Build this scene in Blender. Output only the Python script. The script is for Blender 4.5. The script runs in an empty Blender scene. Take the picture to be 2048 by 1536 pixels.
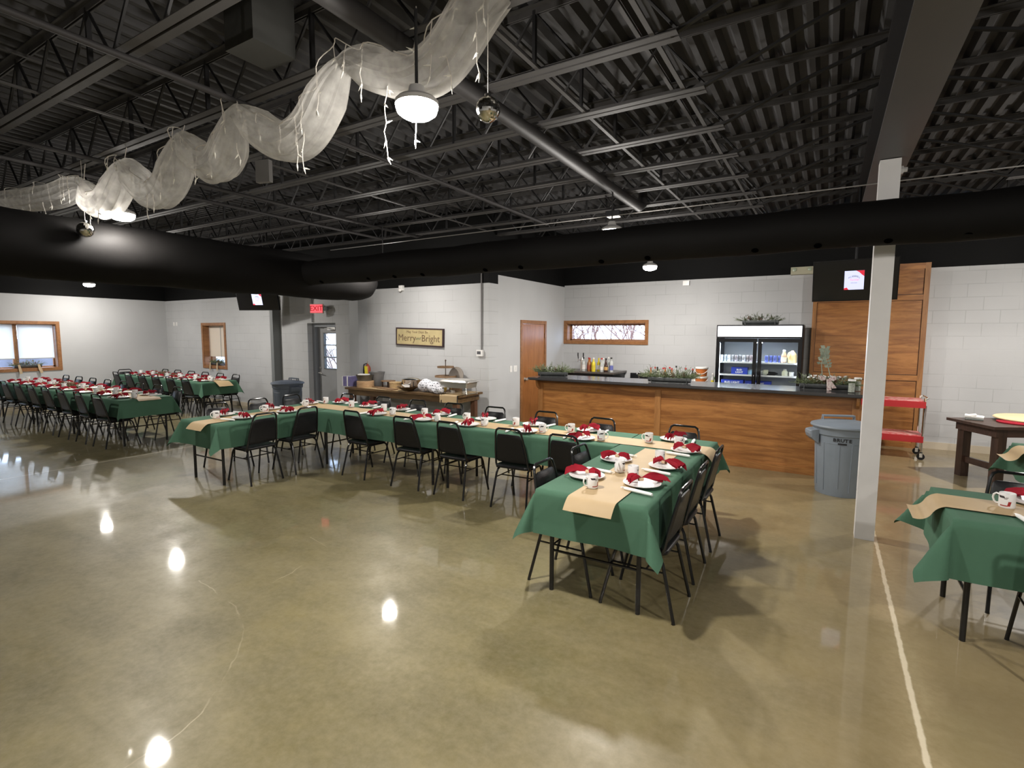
import bpy, math, random
from mathutils import Vector, Matrix, Euler
C = bpy.context.scene
COL = C.collection
PI = math.pi
R = math.radians
random.seed(7)

# ------------------------------------------------------------ camera, world, exposure
cam = bpy.data.cameras.new('camera'); co = bpy.data.objects.new('camera', cam); COL.objects.link(co)
cam.sensor_fit = 'HORIZONTAL'; cam.sensor_width = 36.0; cam.lens = 36.0*1037/2048
cam.clip_start = 0.05; cam.clip_end = 200
yaw, pitch, roll = R(-31.2), R(5.48), R(-0.23)
fw = Vector((math.sin(yaw)*math.cos(pitch), math.cos(yaw)*math.cos(pitch), -math.sin(pitch)))
rt = Vector((math.cos(yaw), -math.sin(yaw), 0)); dn = fw.cross(rt)
r2 = math.cos(roll)*rt+math.sin(roll)*dn; d2 = -math.sin(roll)*rt+math.cos(roll)*dn
M = Matrix((r2, -d2, -fw)).transposed().to_4x4(); M.translation = (0, 0, 1.85)
co.matrix_world = M
C.camera = co
C.view_settings.view_transform = 'Standard'; C.view_settings.look = 'None'
C.view_settings.exposure = 0.95; C.view_settings.gamma = 1.0; C.view_settings.use_curve_mapping = False
W = bpy.data.worlds.new('sky'); C.world = W; W.use_nodes = True
bg = W.node_tree.nodes['Background']; bg.inputs[0].default_value = (0.55, 0.72, 1.0, 1); bg.inputs[1].default_value = 3.6
LAMP_W = 40.0

# ------------------------------------------------------------ materials
MATS = {}
def mat(name, col, rough=0.5, metal=0.0, var=0.0, scale=8.0, bump=0.0, emit=None, es=0.0, alpha=None, stretch=None, col2=None, spec=None, sheen=0.0, trans=0.0):
    if name in MATS: return MATS[name]
    m = bpy.data.materials.new(name); m.use_nodes = True; MATS[name] = m
    nt = m.node_tree; b = nt.nodes['Principled BSDF']
    b.inputs['Base Color'].default_value = (*col, 1); b.inputs['Roughness'].default_value = rough; b.inputs['Metallic'].default_value = metal
    if spec is not None: b.inputs['Specular IOR Level'].default_value = spec
    if trans: b.inputs['Transmission Weight'].default_value = trans
    if emit: b.inputs['Emission Color'].default_value = (*emit, 1); b.inputs['Emission Strength'].default_value = es
    if alpha is not None: b.inputs['Alpha'].default_value = alpha
    tc = nt.nodes.new('ShaderNodeTexCoord'); n = nt.nodes.new('ShaderNodeTexNoise'); n.inputs['Scale'].default_value = scale; n.inputs['Detail'].default_value = 5
    mp = nt.nodes.new('ShaderNodeMapping'); nt.links.new(tc.outputs['Object'], mp.inputs[0]); nt.links.new(mp.outputs[0], n.inputs['Vector'])
    if stretch: mp.inputs['Scale'].default_value = stretch
    if var or col2:
        mx = nt.nodes.new('ShaderNodeMix'); mx.data_type = 'RGBA'
        c2 = col2 or tuple(c*(1-var) for c in col)
        mx.inputs[6].default_value = (*col, 1); mx.inputs[7].default_value = (*c2, 1)
        rp = nt.nodes.new('ShaderNodeMapRange'); rp.inputs[1].default_value = 0.35; rp.inputs[2].default_value = 0.65
        nt.links.new(n.outputs[0], rp.inputs[0]); nt.links.new(rp.outputs[0], mx.inputs[0]); nt.links.new(mx.outputs[2], b.inputs['Base Color'])
    if bump:
        bp = nt.nodes.new('ShaderNodeBump'); bp.inputs['Strength'].default_value = bump; bp.inputs['Distance'].default_value = 0.01
        nt.links.new(n.outputs[0], bp.inputs['Height']); nt.links.new(bp.outputs[0], b.inputs['Normal'])
    return m
def nd(nt, t, **k):
    n = nt.nodes.new(t)
    for a, v in k.items(): setattr(n, a, v)
    return n
def math_(nt, op, a, b=None, c=None):
    n = nt.nodes.new('ShaderNodeMath'); n.operation = op
    for i, v in enumerate((a, b, c)):
        if v is None: continue
        if isinstance(v, (int, float)): n.inputs[i].default_value = v
        else: nt.links.new(v, n.inputs[i])
    return n.outputs[0]
def mixc(nt, f, a, b):
    n = nt.nodes.new('ShaderNodeMix'); n.data_type = 'RGBA'
    if isinstance(f, (int, float)): n.inputs[0].default_value = f
    else: nt.links.new(f, n.inputs[0])
    for i, v in ((6, a), (7, b)):
        if isinstance(v, tuple): n.inputs[i].default_value = (*v, 1)
        else: nt.links.new(v, n.inputs[i])
    return n.outputs[2]
def noise(nt, vec, scale, detail=4, rough=0.5):
    n = nt.nodes.new('ShaderNodeTexNoise'); n.inputs['Scale'].default_value = scale; n.inputs['Detail'].default_value = detail; n.inputs['Roughness'].default_value = rough
    nt.links.new(vec, n.inputs['Vector']); return n.outputs[0]
def rng(nt, v, a, b, c=0.0, d=1.0):
    n = nt.nodes.new('ShaderNodeMapRange'); nt.links.new(v, n.inputs[0])
    for i, k in enumerate((a, b, c, d)): n.inputs[i+1].default_value = k
    return n.outputs[0]

CRACKS = [(-3.94, 1.99, -3.34, 1.90), (-3.34, 1.90, -3.04, 1.77), (-3.04, 1.77, -2.86, 1.64), (-2.86, 1.64, -2.63, 1.39), (-2.63, 1.39, -2.51, 1.23), (-2.51, 1.23, -2.45, 0.85), (-3.44, 2.25, -3.50, 2.55), (-3.95, 2.95, -3.45, 2.88)]
def floor_mat():
    m = bpy.data.materials.new('polished_concrete'); m.use_nodes = True; nt = m.node_tree; b = nt.nodes['Principled BSDF']
    g = nd(nt, 'ShaderNodeNewGeometry'); s = nd(nt, 'ShaderNodeSeparateXYZ'); nt.links.new(g.outputs['Position'], s.inputs[0])
    P = g.outputs['Position']; x, y = s.outputs[0], s.outputs[1]
    n1 = rng(nt, noise(nt, P, 0.75, 7, 0.62), 0.38, 0.62); n2 = rng(nt, noise(nt, P, 2.6, 8, 0.68), 0.36, 0.66)
    mp = nd(nt, 'ShaderNodeMapping'); mp.inputs['Scale'].default_value = (1.0, 2.6, 1); mp.inputs['Rotation'].default_value = (0, 0, R(35)); nt.links.new(P, mp.inputs[0])
    n3 = rng(nt, noise(nt, mp.outputs[0], 1.3, 7, 0.6), 0.35, 0.68); n4 = noise(nt, P, 22, 5, 0.7)
    c = mixc(nt, n1, (0.135, 0.112, 0.043), (0.205, 0.172, 0.074))
    c = mixc(nt, math_(nt, 'MULTIPLY', n3, 0.65), c, (0.285, 0.24, 0.125))
    c = mixc(nt, math_(nt, 'MULTIPLY', n2, 0.45), c, (0.10, 0.088, 0.045))
    c = mixc(nt, math_(nt, 'MULTIPLY', rng(nt, n4, 0.35, 0.7), 0.22), c, (0.42, 0.37, 0.25))
    # tan, redder ground beside and right of the filled joint
    wob = math_(nt, 'MULTIPLY', math_(nt, 'SUBTRACT', noise(nt, P, 3.0, 5), 0.5), 0.9)
    near = rng(nt, math_(nt, 'ADD', x, wob), -1.4, 0.6)
    c = mixc(nt, math_(nt, 'MULTIPLY', near, 0.5), c, (0.30, 0.22, 0.115))
    # filled control joints
    def line(v, at, w, a):
        jit = math_(nt, 'MULTIPLY', math_(nt, 'SUBTRACT', noise(nt, P, 14.0, 4), 0.5), 0.02)
        d = math_(nt, 'ABSOLUTE', math_(nt, 'ADD', math_(nt, 'SUBTRACT', v, at), jit))
        return math_(nt, 'MULTIPLY', rng(nt, d, w, w*1.9, 1.0, 0.0), a)
    for at, w, a in ((0.47, 0.009, 1.0), (-8.82, 0.012, 0.55)):
        c = mixc(nt, line(x, at, w, a), c, (0.74, 0.66, 0.50))
    # worn halo beside the joint
    d = math_(nt, 'ABSOLUTE', math_(nt, 'SUBTRACT', x, 0.47)); hal = rng(nt, math_(nt, 'ADD', d, math_(nt, 'MULTIPLY', wob, 0.35)), 0.02, 0.16, 1, 0)
    c = mixc(nt, math_(nt, 'MULTIPLY', hal, math_(nt, 'MULTIPLY', n4, 0.5)), c, (0.55, 0.44, 0.26))
    # hairline crack curving through the left foreground
    jx = math_(nt, 'ADD', x, math_(nt, 'MULTIPLY', math_(nt, 'SUBTRACT', noise(nt, P, 4.0, 5), 0.5), 0.10))
    jy = math_(nt, 'ADD', y, math_(nt, 'MULTIPLY', math_(nt, 'SUBTRACT', noise(nt, P, 5.0, 5), 0.5), 0.08))
    dmin = None
    for (ax, ay, bx, by) in CRACKS:
        ex, ey = bx-ax, by-ay; L2 = ex*ex+ey*ey
        px_ = math_(nt, 'SUBTRACT', jx, ax); py_ = math_(nt, 'SUBTRACT', jy, ay)
        t = math_(nt, 'DIVIDE', math_(nt, 'ADD', math_(nt, 'MULTIPLY', px_, ex), math_(nt, 'MULTIPLY', py_, ey)), L2)
        t = math_(nt, 'MINIMUM', math_(nt, 'MAXIMUM', t, 0.0), 1.0)
        qx = math_(nt, 'SUBTRACT', px_, math_(nt, 'MULTIPLY', t, ex)); qy = math_(nt, 'SUBTRACT', py_, math_(nt, 'MULTIPLY', t, ey))
        dd = math_(nt, 'SQRT', math_(nt, 'ADD', math_(nt, 'MULTIPLY', qx, qx), math_(nt, 'MULTIPLY', qy, qy)))
        dmin = dd if dmin is None else math_(nt, 'MINIMUM', dmin, dd)
    ck = math_(nt, 'MULTIPLY', rng(nt, dmin, 0.0015, 0.006, 1, 0), rng(nt, noise(nt, P, 3.5, 4), 0.40, 0.60))
    c = mixc(nt, math_(nt, 'MULTIPLY', ck, 0.55), c, (0.50, 0.43, 0.29))
    nt.links.new(c, b.inputs['Base Color'])
    nt.links.new(rng(nt, n2, 0, 1, 0.34, 0.46), b.inputs['Roughness'])
    b.inputs['Specular IOR Level'].default_value = 0.4
    b.inputs['Coat Weight'].default_value = 0.75; nt.links.new(rng(nt, n1, 0, 1, 0.035, 0.07), b.inputs['Coat Roughness']); b.inputs['Coat IOR'].default_value = 1.45
    bp = nd(nt, 'ShaderNodeBump'); bp.inputs['Strength'].default_value = 0.05; bp.inputs['Distance'].default_value = 0.01
    nt.links.new(noise(nt, P, 5.0, 3), bp.inputs['Height']); nt.links.new(bp.outputs[0], b.inputs['Normal'])
    return m

def wall_mat(name, axis, h, block=True):
    """painted block wall: grey below height h, black paint above"""
    m = bpy.data.materials.new(name); m.use_nodes = True; nt = m.node_tree; b = nt.nodes['Principled BSDF']
    g = nd(nt, 'ShaderNodeNewGeometry'); s = nd(nt, 'ShaderNodeSeparateXYZ'); nt.links.new(g.outputs['Position'], s.inputs[0])
    P = g.outputs['Position']; z = s.outputs[2]
    cb = nd(nt, 'ShaderNodeCombineXYZ'); nt.links.new(s.outputs[0 if axis == 'x' else 1], cb.inputs[0]); nt.links.new(z, cb.inputs[1])
    br = nd(nt, 'ShaderNodeTexBrick'); nt.links.new(cb.outputs[0], br.inputs['Vector'])
    br.inputs['Scale'].default_value = 1.0; br.inputs['Mortar Size'].default_value = 0.006; br.inputs['Mortar Smooth'].default_value = 0.6
    br.inputs['Brick Width'].default_value = 0.41; br.inputs['Row Height'].default_value = 0.205
    br.inputs['Color1'].default_value = (1, 1, 1, 1); br.inputs['Color2'].default_value = (0.97, 0.97, 0.97, 1); br.inputs['Mortar'].default_value = (0.74, 0.74, 0.74, 1)
    n = noise(nt, P, 0.7, 5)
    grey = mixc(nt, rng(nt, n, 0.35, 0.65), (0.53, 0.535, 0.54), (0.48, 0.485, 0.492))
    mul = nd(nt, 'ShaderNodeMix', data_type='RGBA', blend_type='MULTIPLY'); mul.inputs[0].default_value = 0.55 if block else 0.0
    patch = rng(nt, noise(nt, P, 1.7, 3), 0.38, 0.58)
    if block: nt.links.new(math_(nt, 'MULTIPLY', patch, 0.8), mul.inputs[0])
    nt.links.new(grey, mul.inputs[6]); nt.links.new(br.outputs[0], mul.inputs[7])
    up = math_(nt, 'GREATER_THAN', z, h)
    nt.links.new(mixc(nt, up, mul.outputs[2], (0.0018, 0.0018, 0.0018)), b.inputs['Base Color'])
    b.inputs['Roughness'].default_value = 0.75; b.inputs['Specular IOR Level'].default_value = 0.2
    bp = nd(nt, 'ShaderNodeBump'); bp.inputs['Strength'].default_value = 0.25 if block else 0.08; bp.inputs['Distance'].default_value = 0.01
    hh = math_(nt, 'ADD', br.outputs['Fac'] if False else br.outputs[0], math_(nt, 'MULTIPLY', noise(nt, P, 40, 4), 0.25))
    nt.links.new(hh, bp.inputs['Height']); nt.links.new(bp.outputs[0], b.inputs['Normal'])
    return m

def wood_mat(name, c1, c2, rough=0.4, axis='x', scale=1.0):
    if name in MATS: return MATS[name]
    m = bpy.data.materials.new(name); m.use_nodes = True; MATS[name] = m; nt = m.node_tree; b = nt.nodes['Principled BSDF']
    tc = nd(nt, 'ShaderNodeTexCoord'); mp = nd(nt, 'ShaderNodeMapping'); nt.links.new(tc.outputs['Object'], mp.inputs[0])
    mp.inputs['Scale'].default_value = {'x': (0.9, 9, 9), 'y': (9, 0.9, 9), 'z': (9, 9, 0.9)}[axis]
    n = noise(nt, mp.outputs[0], 1.1*scale, 8, 0.65)
    for q in nt.nodes:
        if q.type == 'TEX_NOISE': q.inputs['Distortion'].default_value = 1.2
    n2 = noise(nt, mp.outputs[0], 6*scale, 6, 0.7)
    c = mixc(nt, rng(nt, n, 0.36, 0.62), c1, c2)
    c = mixc(nt, math_(nt, 'MULTIPLY', rng(nt, n2, 0.5, 0.7), 0.5), c, tuple(v*0.55 for v in c2))
    nt.links.new(c, b.inputs['Base Color']); b.inputs['Roughness'].default_value = rough
    bp = nd(nt, 'ShaderNodeBump'); bp.inputs['Strength'].default_value = 0.1; bp.inputs['Distance'].default_value = 0.01
    nt.links.new(n2, bp.inputs['Height']); nt.links.new(bp.outputs[0], b.inputs['Normal'])
    return m

def sheer_mat(name, col, a, tr=0.5):
    """thin see-through fabric"""
    if name in MATS: return MATS[name]
    m = bpy.data.materials.new(name); m.use_nodes = True; MATS[name] = m; nt = m.node_tree
    for n in list(nt.nodes): nt.nodes.remove(n)
    o = nd(nt, 'ShaderNodeOutputMaterial'); d = nd(nt, 'ShaderNodeBsdfDiffuse'); t = nd(nt, 'ShaderNodeBsdfTranslucent'); tp = nd(nt, 'ShaderNodeBsdfTransparent')
    d.inputs[0].default_value = (*col, 1); t.inputs[0].default_value = (*col, 1)
    m1 = nd(nt, 'ShaderNodeMixShader'); m1.inputs[0].default_value = tr; m2 = nd(nt, 'ShaderNodeMixShader')
    tc = nd(nt, 'ShaderNodeTexCoord')
    nn = rng(nt, noise(nt, tc.outputs['Object'], 9.0, 4), 0.3, 0.7, a-0.14, a+0.14) if a < 0.9 else None
    if nn: nt.links.new(nn, m2.inputs[0])
    else: m2.inputs[0].default_value = a
    nt.links.new(d.outputs[0], m1.inputs[1]); nt.links.new(t.outputs[0], m1.inputs[2])
    nt.links.new(tp.outputs[0], m2.inputs[1]); nt.links.new(m1.outputs[0], m2.inputs[2]); nt.links.new(m2.outputs[0], o.inputs[0])
    return m
def glass_mat(name, tint=(1, 1, 1), refl=0.08):
    if name in MATS: return MATS[name]
    m = bpy.data.materials.new(name); m.use_nodes = True; MATS[name] = m; nt = m.node_tree
    for n in list(nt.nodes): nt.nodes.remove(n)
    o = nd(nt, 'ShaderNodeOutputMaterial'); gl = nd(nt, 'ShaderNodeBsdfGlossy'); tp = nd(nt, 'ShaderNodeBsdfTransparent'); fr = nd(nt, 'ShaderNodeFresnel'); fr.inputs[0].default_value = 1.45
    gl.inputs['Roughness'].default_value = 0.03; tp.inputs[0].default_value = (*tint, 1)
    geo = nd(nt, 'ShaderNodeNewGeometry'); mx = nd(nt, 'ShaderNodeMixShader'); nt.links.new(math_(nt, 'MULTIPLY', fr.outputs[0], math_(nt, 'SUBTRACT', 1.0, geo.outputs['Backfacing'])), mx.inputs[0]); nt.links.new(tp.outputs[0], mx.inputs[1]); nt.links.new(gl.outputs[0], mx.inputs[2]); nt.links.new(mx.outputs[0], o.inputs[0])
    return m
def emis(name, col, s):
    if name in MATS: return MATS[name]
    m = bpy.data.materials.new(name); m.use_nodes = True; MATS[name] = m; nt = m.node_tree
    b = nt.nodes['Principled BSDF']; b.inputs['Base Color'].default_value = (*col, 1); b.inputs['Emission Color'].default_value = (*col, 1); b.inputs['Emission Strength'].default_value = s
    b.inputs['Roughness'].default_value = 0.4
    return m
def mug_mat():
    m = bpy.data.materials.new('glazed_mug'); m.use_nodes = True; nt = m.node_tree; b = nt.nodes['Principled BSDF']
    tc = nd(nt, 'ShaderNodeTexCoord'); s = nd(nt, 'ShaderNodeSeparateXYZ'); nt.links.new(tc.outputs['Object'], s.inputs[0])
    x, y, z = s.outputs; ay = math_(nt, 'ABSOLUTE', y)
    front = math_(nt, 'GREATER_THAN', ay, 0.02)
    def box(u0, u1, v0, v1, skew=0.0):
        u = math_(nt, 'ADD', x, math_(nt, 'MULTIPLY', z, skew))
        a = math_(nt, 'MULTIPLY', math_(nt, 'GREATER_THAN', u, u0), math_(nt, 'LESS_THAN', u, u1))
        c = math_(nt, 'MULTIPLY', math_(nt, 'GREATER_THAN', z, v0), math_(nt, 'LESS_THAN', z, v1))
        return math_(nt, 'MULTIPLY', math_(nt, 'MULTIPLY', a, c), front)
    c = mixc(nt, box(-0.024, -0.012, 0.018, 0.048, 0.15), (0.76, 0.75, 0.745), (0.30, 0.02, 0.02))
    c = mixc(nt, box(-0.018, 0.020, 0.016, 0.023), c, (0.35, 0.05, 0.05))
    c = mixc(nt, box(-0.038, -0.008, 0.066, 0.080, -0.5), c, (0.05, 0.04, 0.04))
    c = mixc(nt, box(0.024, 0.038, 0.060, 0.074, 0.6), c, (0.35, 0.33, 0.32))
    nt.links.new(c, b.inputs['Base Color']); b.inputs['Roughness'].default_value = 0.25
    return m
FLOOR = floor_mat()
MUG = mug_mat()
BLACKM = mat('black_tube', (0.007, 0.007, 0.0075), 0.22, 0.0, spec=0.5)
VINYL = mat('black_vinyl', (0.0075, 0.0075, 0.0085), 0.36, 0, bump=0.12, scale=90, spec=0.32)
CLOTH = mat('green_tablecloth', (0.068, 0.150, 0.096), 0.85, 0, var=0.12, scale=2.5, bump=0.25, spec=0.2)
KRAFT = mat('kraft_paper', (0.45, 0.325, 0.175), 0.65, 0, var=0.06, scale=5)
PLATE = mat('white_ceramic', (0.82, 0.81, 0.79), 0.22)
NAPK = mat('red_napkin', (0.33, 0.012, 0.026), 0.85, 0, var=0.25, scale=14, spec=0.2)
RING = mat('kraft_ring', (0.55, 0.38, 0.24), 0.7)
ROLL = mat('white_paper_roll', (0.84, 0.83, 0.80), 0.8, bump=0.2, scale=40)
STEEL = mat('stainless_steel', (0.74, 0.72, 0.68), 0.34, 0.85)
CHROME = mat('chrome', (0.8, 0.8, 0.8), 0.12, 1.0)
PBLACK = mat('black_ceiling_paint', (0.010, 0.0095, 0.010), 0.55, 0, var=0.2, scale=3)
DECKM = mat('black_deck_paint', (0.042, 0.041, 0.043), 0.8, 0, var=0.25, scale=2)
DUCTM = mat('black_duct_fabric', (0.0065, 0.006, 0.0058), 0.7, 0, var=0.2, scale=2, bump=0.5, spec=0.12)
GALV = mat('galvanised_trough', (0.17, 0.18, 0.18), 0.45, 0.6, var=0.3, scale=12)
GREYP = mat('grey_plastic_bin', (0.20, 0.235, 0.275), 0.45, 0, var=0.08, scale=4)
GREYP2 = mat('dark_grey_plastic_bin', (0.12, 0.145, 0.185), 0.5, 0, var=0.08, scale=4)
WHITEP = mat('white_paint', (0.50, 0.49, 0.475), 0.5, 0, var=0.05, scale=3)
GREYPAINT = mat('grey_paint', (0.33, 0.34, 0.35), 0.5, 0, var=0.05, scale=3)
DARKGREYPAINT = mat('dark_grey_paint', (0.17, 0.18, 0.18), 0.5)
OAK = wood_mat('oak_plywood', (0.40, 0.175, 0.048), (0.215, 0.080, 0.018), 0.42, 'x', 1.0)
OAKV = wood_mat('oak_upright', (0.36, 0.165, 0.052), (0.24, 0.10, 0.028), 0.42, 'z')
OAKTRIM = wood_mat('oak_trim', (0.37, 0.17, 0.065), (0.25, 0.11, 0.04), 0.4, 'y')
DOORW = wood_mat('oak_door_veneer', (0.40, 0.165, 0.055), (0.30, 0.115, 0.036), 0.3, 'z', 0.7)
WALNUT = wood_mat('dark_stained_wood', (0.075, 0.040, 0.026), (0.035, 0.018, 0.012), 0.4, 'z')
WALNUTX = wood_mat('dark_stained_top', (0.085, 0.045, 0.032), (0.04, 0.022, 0.016), 0.35, 'x')
BUFW = wood_mat('brown_stained_wood', (0.16, 0.095, 0.038), (0.075, 0.04, 0.017), 0.45, 'x')
LWOOD = wood_mat('light_wood', (0.52, 0.34, 0.19), (0.40, 0.25, 0.13), 0.6, 'x')
MWOOD = wood_mat('mid_brown_wood', (0.28, 0.17, 0.09), (0.17, 0.10, 0.05), 0.55, 'x')
LAMIN = mat('dark_laminate', (0.040, 0.039, 0.041), 0.16, 0, spec=0.7)
BLACKG = mat('black_gloss', (0.008, 0.008, 0.009), 0.12)
BLACKP = mat('black_plastic', (0.007, 0.007, 0.008), 0.4, spec=0.3)
PINE = mat('pine_green', (0.075, 0.115, 0.040), 0.7, 0, col2=(0.14, 0.16, 0.08), scale=30)
PINED = mat('grey_green_leaf', (0.17, 0.20, 0.14), 0.7, 0, col2=(0.28, 0.30, 0.23), scale=20)
CONE = mat('pine_cone_brown', (0.16, 0.09, 0.055), 0.7, 0, var=0.5, scale=60)
TULLE = sheer_mat('white_tulle', (0.80, 0.78, 0.74), 0.46)
SHADE = sheer_mat('roller_shade', (0.86, 0.84, 0.80), 0.95, 0.75)
WIREW = mat('white_wire', (0.62, 0.58, 0.52), 0.5)
BULB = mat('clear_bulb', (0.80, 0.78, 0.70), 0.15)
GLASS = glass_mat('window_glass')
CLEAR = glass_mat('clear_glass', (0.93, 0.95, 0.94))
REDM = mat('red_enamel', (0.42, 0.018, 0.022), 0.4)
LENS = emis('lamp_lens', (1.0, 0.95, 0.88), 45.0)

# ------------------------------------------------------------ mesh helpers
class MB:
    def __init__(s): s.v = []; s.f = []
    def add(s, vs, fs):
        o = len(s.v); s.v += [tuple(p) for p in vs]; s.f += [tuple(i+o for i in f) for f in fs]; return s
    def box(s, c, d, rz=0.0, rx=0.0, ry=0.0):
        hx, hy, hz = d[0]/2, d[1]/2, d[2]/2
        E = Euler((rx, ry, rz)).to_matrix(); c = Vector(c)
        vs = [c+E@Vector((a*hx, b*hy, e*hz)) for e in (-1, 1) for b in (-1, 1) for a in (-1, 1)]
        return s.add(vs, [(0, 2, 3, 1), (4, 5, 7, 6), (0, 1, 5, 4), (2, 6, 7, 3), (0, 4, 6, 2), (1, 3, 7, 5)])
    def bb(s, x0, x1, y0, y1, z0, z1): return s.box(((x0+x1)/2, (y0+y1)/2, (z0+z1)/2), (x1-x0, y1-y0, z1-z0))
    def loft(s, rings, cap=True, closed=False):
        n = len(rings[0]); vs = [p for r in rings for p in r]; fs = []
        K = len(rings)
        for k in range(K if closed else K-1):
            a, b = k*n, ((k+1) % K)*n
            for i in range(n): j = (i+1) % n; fs.append((a+i, a+j, b+j, b+i))
        if cap and not closed: fs.append(tuple(range(n-1, -1, -1))); fs.append(tuple((K-1)*n+i for i in range(n)))
        return s.add(vs, fs)
    def tube(s, pts, r, n=8, cap=True, closed=False):
        P = [Vector(p) for p in pts]; K = len(P); rs = r if isinstance(r, (list, tuple)) else [r]*K
        rings = []; up = None
        for k in range(K):
            a = P[(k-1) % K] if (closed or k > 0) else P[k]; b = P[(k+1) % K] if (closed or k < K-1) else P[k]
            t = (b-a).normalized() if (b-a).length > 1e-9 else Vector((0, 0, 1))
            if up is None:
                up = Vector((0, 0, 1)) if abs(t.z) < 0.9 else Vector((1, 0, 0))
            u = (up-t*up.dot(t)); u = u.normalized() if u.length > 1e-6 else t.orthogonal().normalized(); up = u; w = t.cross(u)
            rings.append([P[k]+(u*math.cos(2*PI*i/n)+w*math.sin(2*PI*i/n))*rs[k] for i in range(n)])
        return s.loft(rings, cap, closed)
    def lathe(s, prof, n=24, c=(0, 0, 0), sx=1.0, sy=1.0, axis='z', cap=True):
        rings = []
        for r, h in prof:
            ring = []
            for i in range(n):
                a = 2*PI*i/n; x, y = r*math.cos(a)*sx, r*math.sin(a)*sy
                p = (x, y, h) if axis == 'z' else ((h, x, y) if axis == 'x' else (x, h, y))
                ring.append((c[0]+p[0], c[1]+p[1], c[2]+p[2]))
            rings.append(ring)
        return s.loft(rings, cap)
    def sphere(s, c, r, n=12, m=8, sz=1.0):
        return s.lathe([(max(1e-4, r*math.sin(PI*k/m)), -r*math.cos(PI*k/m)*sz) for k in range(m+1)], n, c)
    def rrect(s, w, d, z, rad, n=5, tilt=None):
        pts = []
        for cx, cy, a0 in ((1, 1, 0), (-1, 1, 90), (-1, -1, 180), (1, -1, 270)):
            for k in range(n+1):
                a = R(a0+90*k/n); pts.append((cx*(w/2-rad)+rad*math.cos(a), cy*(d/2-rad)+rad*math.sin(a), z))
        return pts
    def cushion(s, w, d, z0, z1, rad=0.04, e=0.012):
        h = z1-z0; rings = []
        for t, ins in ((0, e), (0.12, e*0.35), (0.35, 0), (0.65, 0), (0.88, e*0.4), (1, e*1.3), (1.03, e*3)):
            rings.append(s.rrect(w-2*ins, d-2*ins, z0+h*t, max(0.004, rad-ins)))
        return s.loft(rings)
    def xf(s, mtx, start=0):
        for i in range(start, len(s.v)): s.v[i] = tuple(mtx@Vector(s.v[i]))
        return s
    def build(s, name, m, parent=None, smooth=False, loc=None, rz=0.0, angle=40):
        me = bpy.data.meshes.new(name); me.from_pydata(s.v, [], s.f); me.validate(); me.update()
        ms = m if isinstance(m, (list, tuple)) else [m]
        for q in ms: me.materials.append(q)
        if smooth:
            for p in me.polygons: p.use_smooth = True
            try: me.set_sharp_from_angle(angle=R(angle))
            except Exception: pass
        o = bpy.data.objects.new(name, me); COL.objects.link(o)
        if parent: o.parent = parent
        if loc: o.location = loc
        o.rotation_euler.z = rz
        return o
def tag(o, label, cat, group=None, kind=None):
    if label: o['label'] = label
    if cat: o['category'] = cat
    if group: o['group'] = group
    if kind: o['kind'] = kind
    return o
def struct(o, label=None, cat=None):
    o['kind'] = 'structure'
    if label: o['label'] = label; o['category'] = cat or o.name.split('_')[0]
    return o
def empty(name, loc, label, cat, group=None, rz=0.0):
    o = bpy.data.objects.new(name, None); COL.objects.link(o); o.location = loc; o.rotation_euler.z = rz; o.empty_display_size = 0.1
    return tag(o, label, cat, group)
def copy_tree(o, parent=None):
    c = o.copy(); COL.objects.link(c)
    if parent: c.parent = parent
    for ch in list(o.children): copy_tree(ch, c)
    return c
def text_obj(name, s, size, m, parent, loc, rot, ext=0.001, align='CENTER', sx=1.0, shear=0.0, bold=0.0):
    cu = bpy.data.curves.new(name, 'FONT'); cu.body = s; cu.size = size; cu.extrude = ext; cu.align_x = align; cu.align_y = 'CENTER'; cu.shear = shear; cu.offset = bold; cu.resolution_u = 2
    t = bpy.data.objects.new('tmp', cu); COL.objects.link(t)
    bpy.context.view_layer.update()
    me = bpy.data.meshes.new_from_object(t.evaluated_get(bpy.context.evaluated_depsgraph_get()))
    COL.objects.unlink(t); bpy.data.objects.remove(t)
    me.materials.clear(); me.materials.append(m)
    o = bpy.data.objects.new(name, me); COL.objects.link(o); o.parent = parent; o.location = loc; o.rotation_euler = rot; o.scale = (sx, 1, 1)
    return o
ORD = ['zeroth', 'first', 'second', 'third', 'fourth', 'fifth', 'sixth', 'seventh', 'eighth', 'ninth', 'tenth', 'eleventh', 'twelfth']

# ------------------------------------------------------------ room shell
XL, XR, YF, YM, YB, XS, TOP = -16.3, 7.0, -4.5, 7.69, 10.77, -5.14, 4.06
struct(MB().box(((XL+XR)/2, (YF+YB)/2+0.4, -0.1), (XR-XL+2, YB-YF+2, 0.2)).build('floor', FLOOR), 'polished olive brown concrete floor with pale filled joints', 'floor')
def wall(name, boxes, axis, h, label, block=True):
    m = MB()
    for b in boxes: m.bb(*b)
    return struct(m.build(name, wall_mat('painted_'+name, axis, h, block)), label, 'wall')
T = 0.3
wall('wall_left', [(XL-T, XL, YF-T, 2.2, 0, TOP), (XL-T, XL, 5.17, YM+T, 0, TOP), (XL-T, XL, 2.2, 5.17, 0, 0.99), (XL-T, XL, 2.2, 5.17, 2.05, TOP)], 'y', 2.75, 'plain grey left wall with the wide bright window', False)
wall('wall_back', [(XL, -14.39, YM, YM+T, 0, TOP), (-14.39, -13.38, YM, YM+T, 0, 0.98), (-14.39, -13.38, YM, YM+T, 2.05, TOP), (-13.38, -10.08, YM, YM+T, 0, TOP),
                   (-10.08, -9.14, YM, YM+T, 2.08, TOP), (-9.14, XS-0.2, YM, YM+T, 0, TOP), (XS-0.2, XS, YM, YM+T, 0, TOP)], 'x', 2.75, 'grey block wall with the exit door and the Merry and Bright sign')
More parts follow.
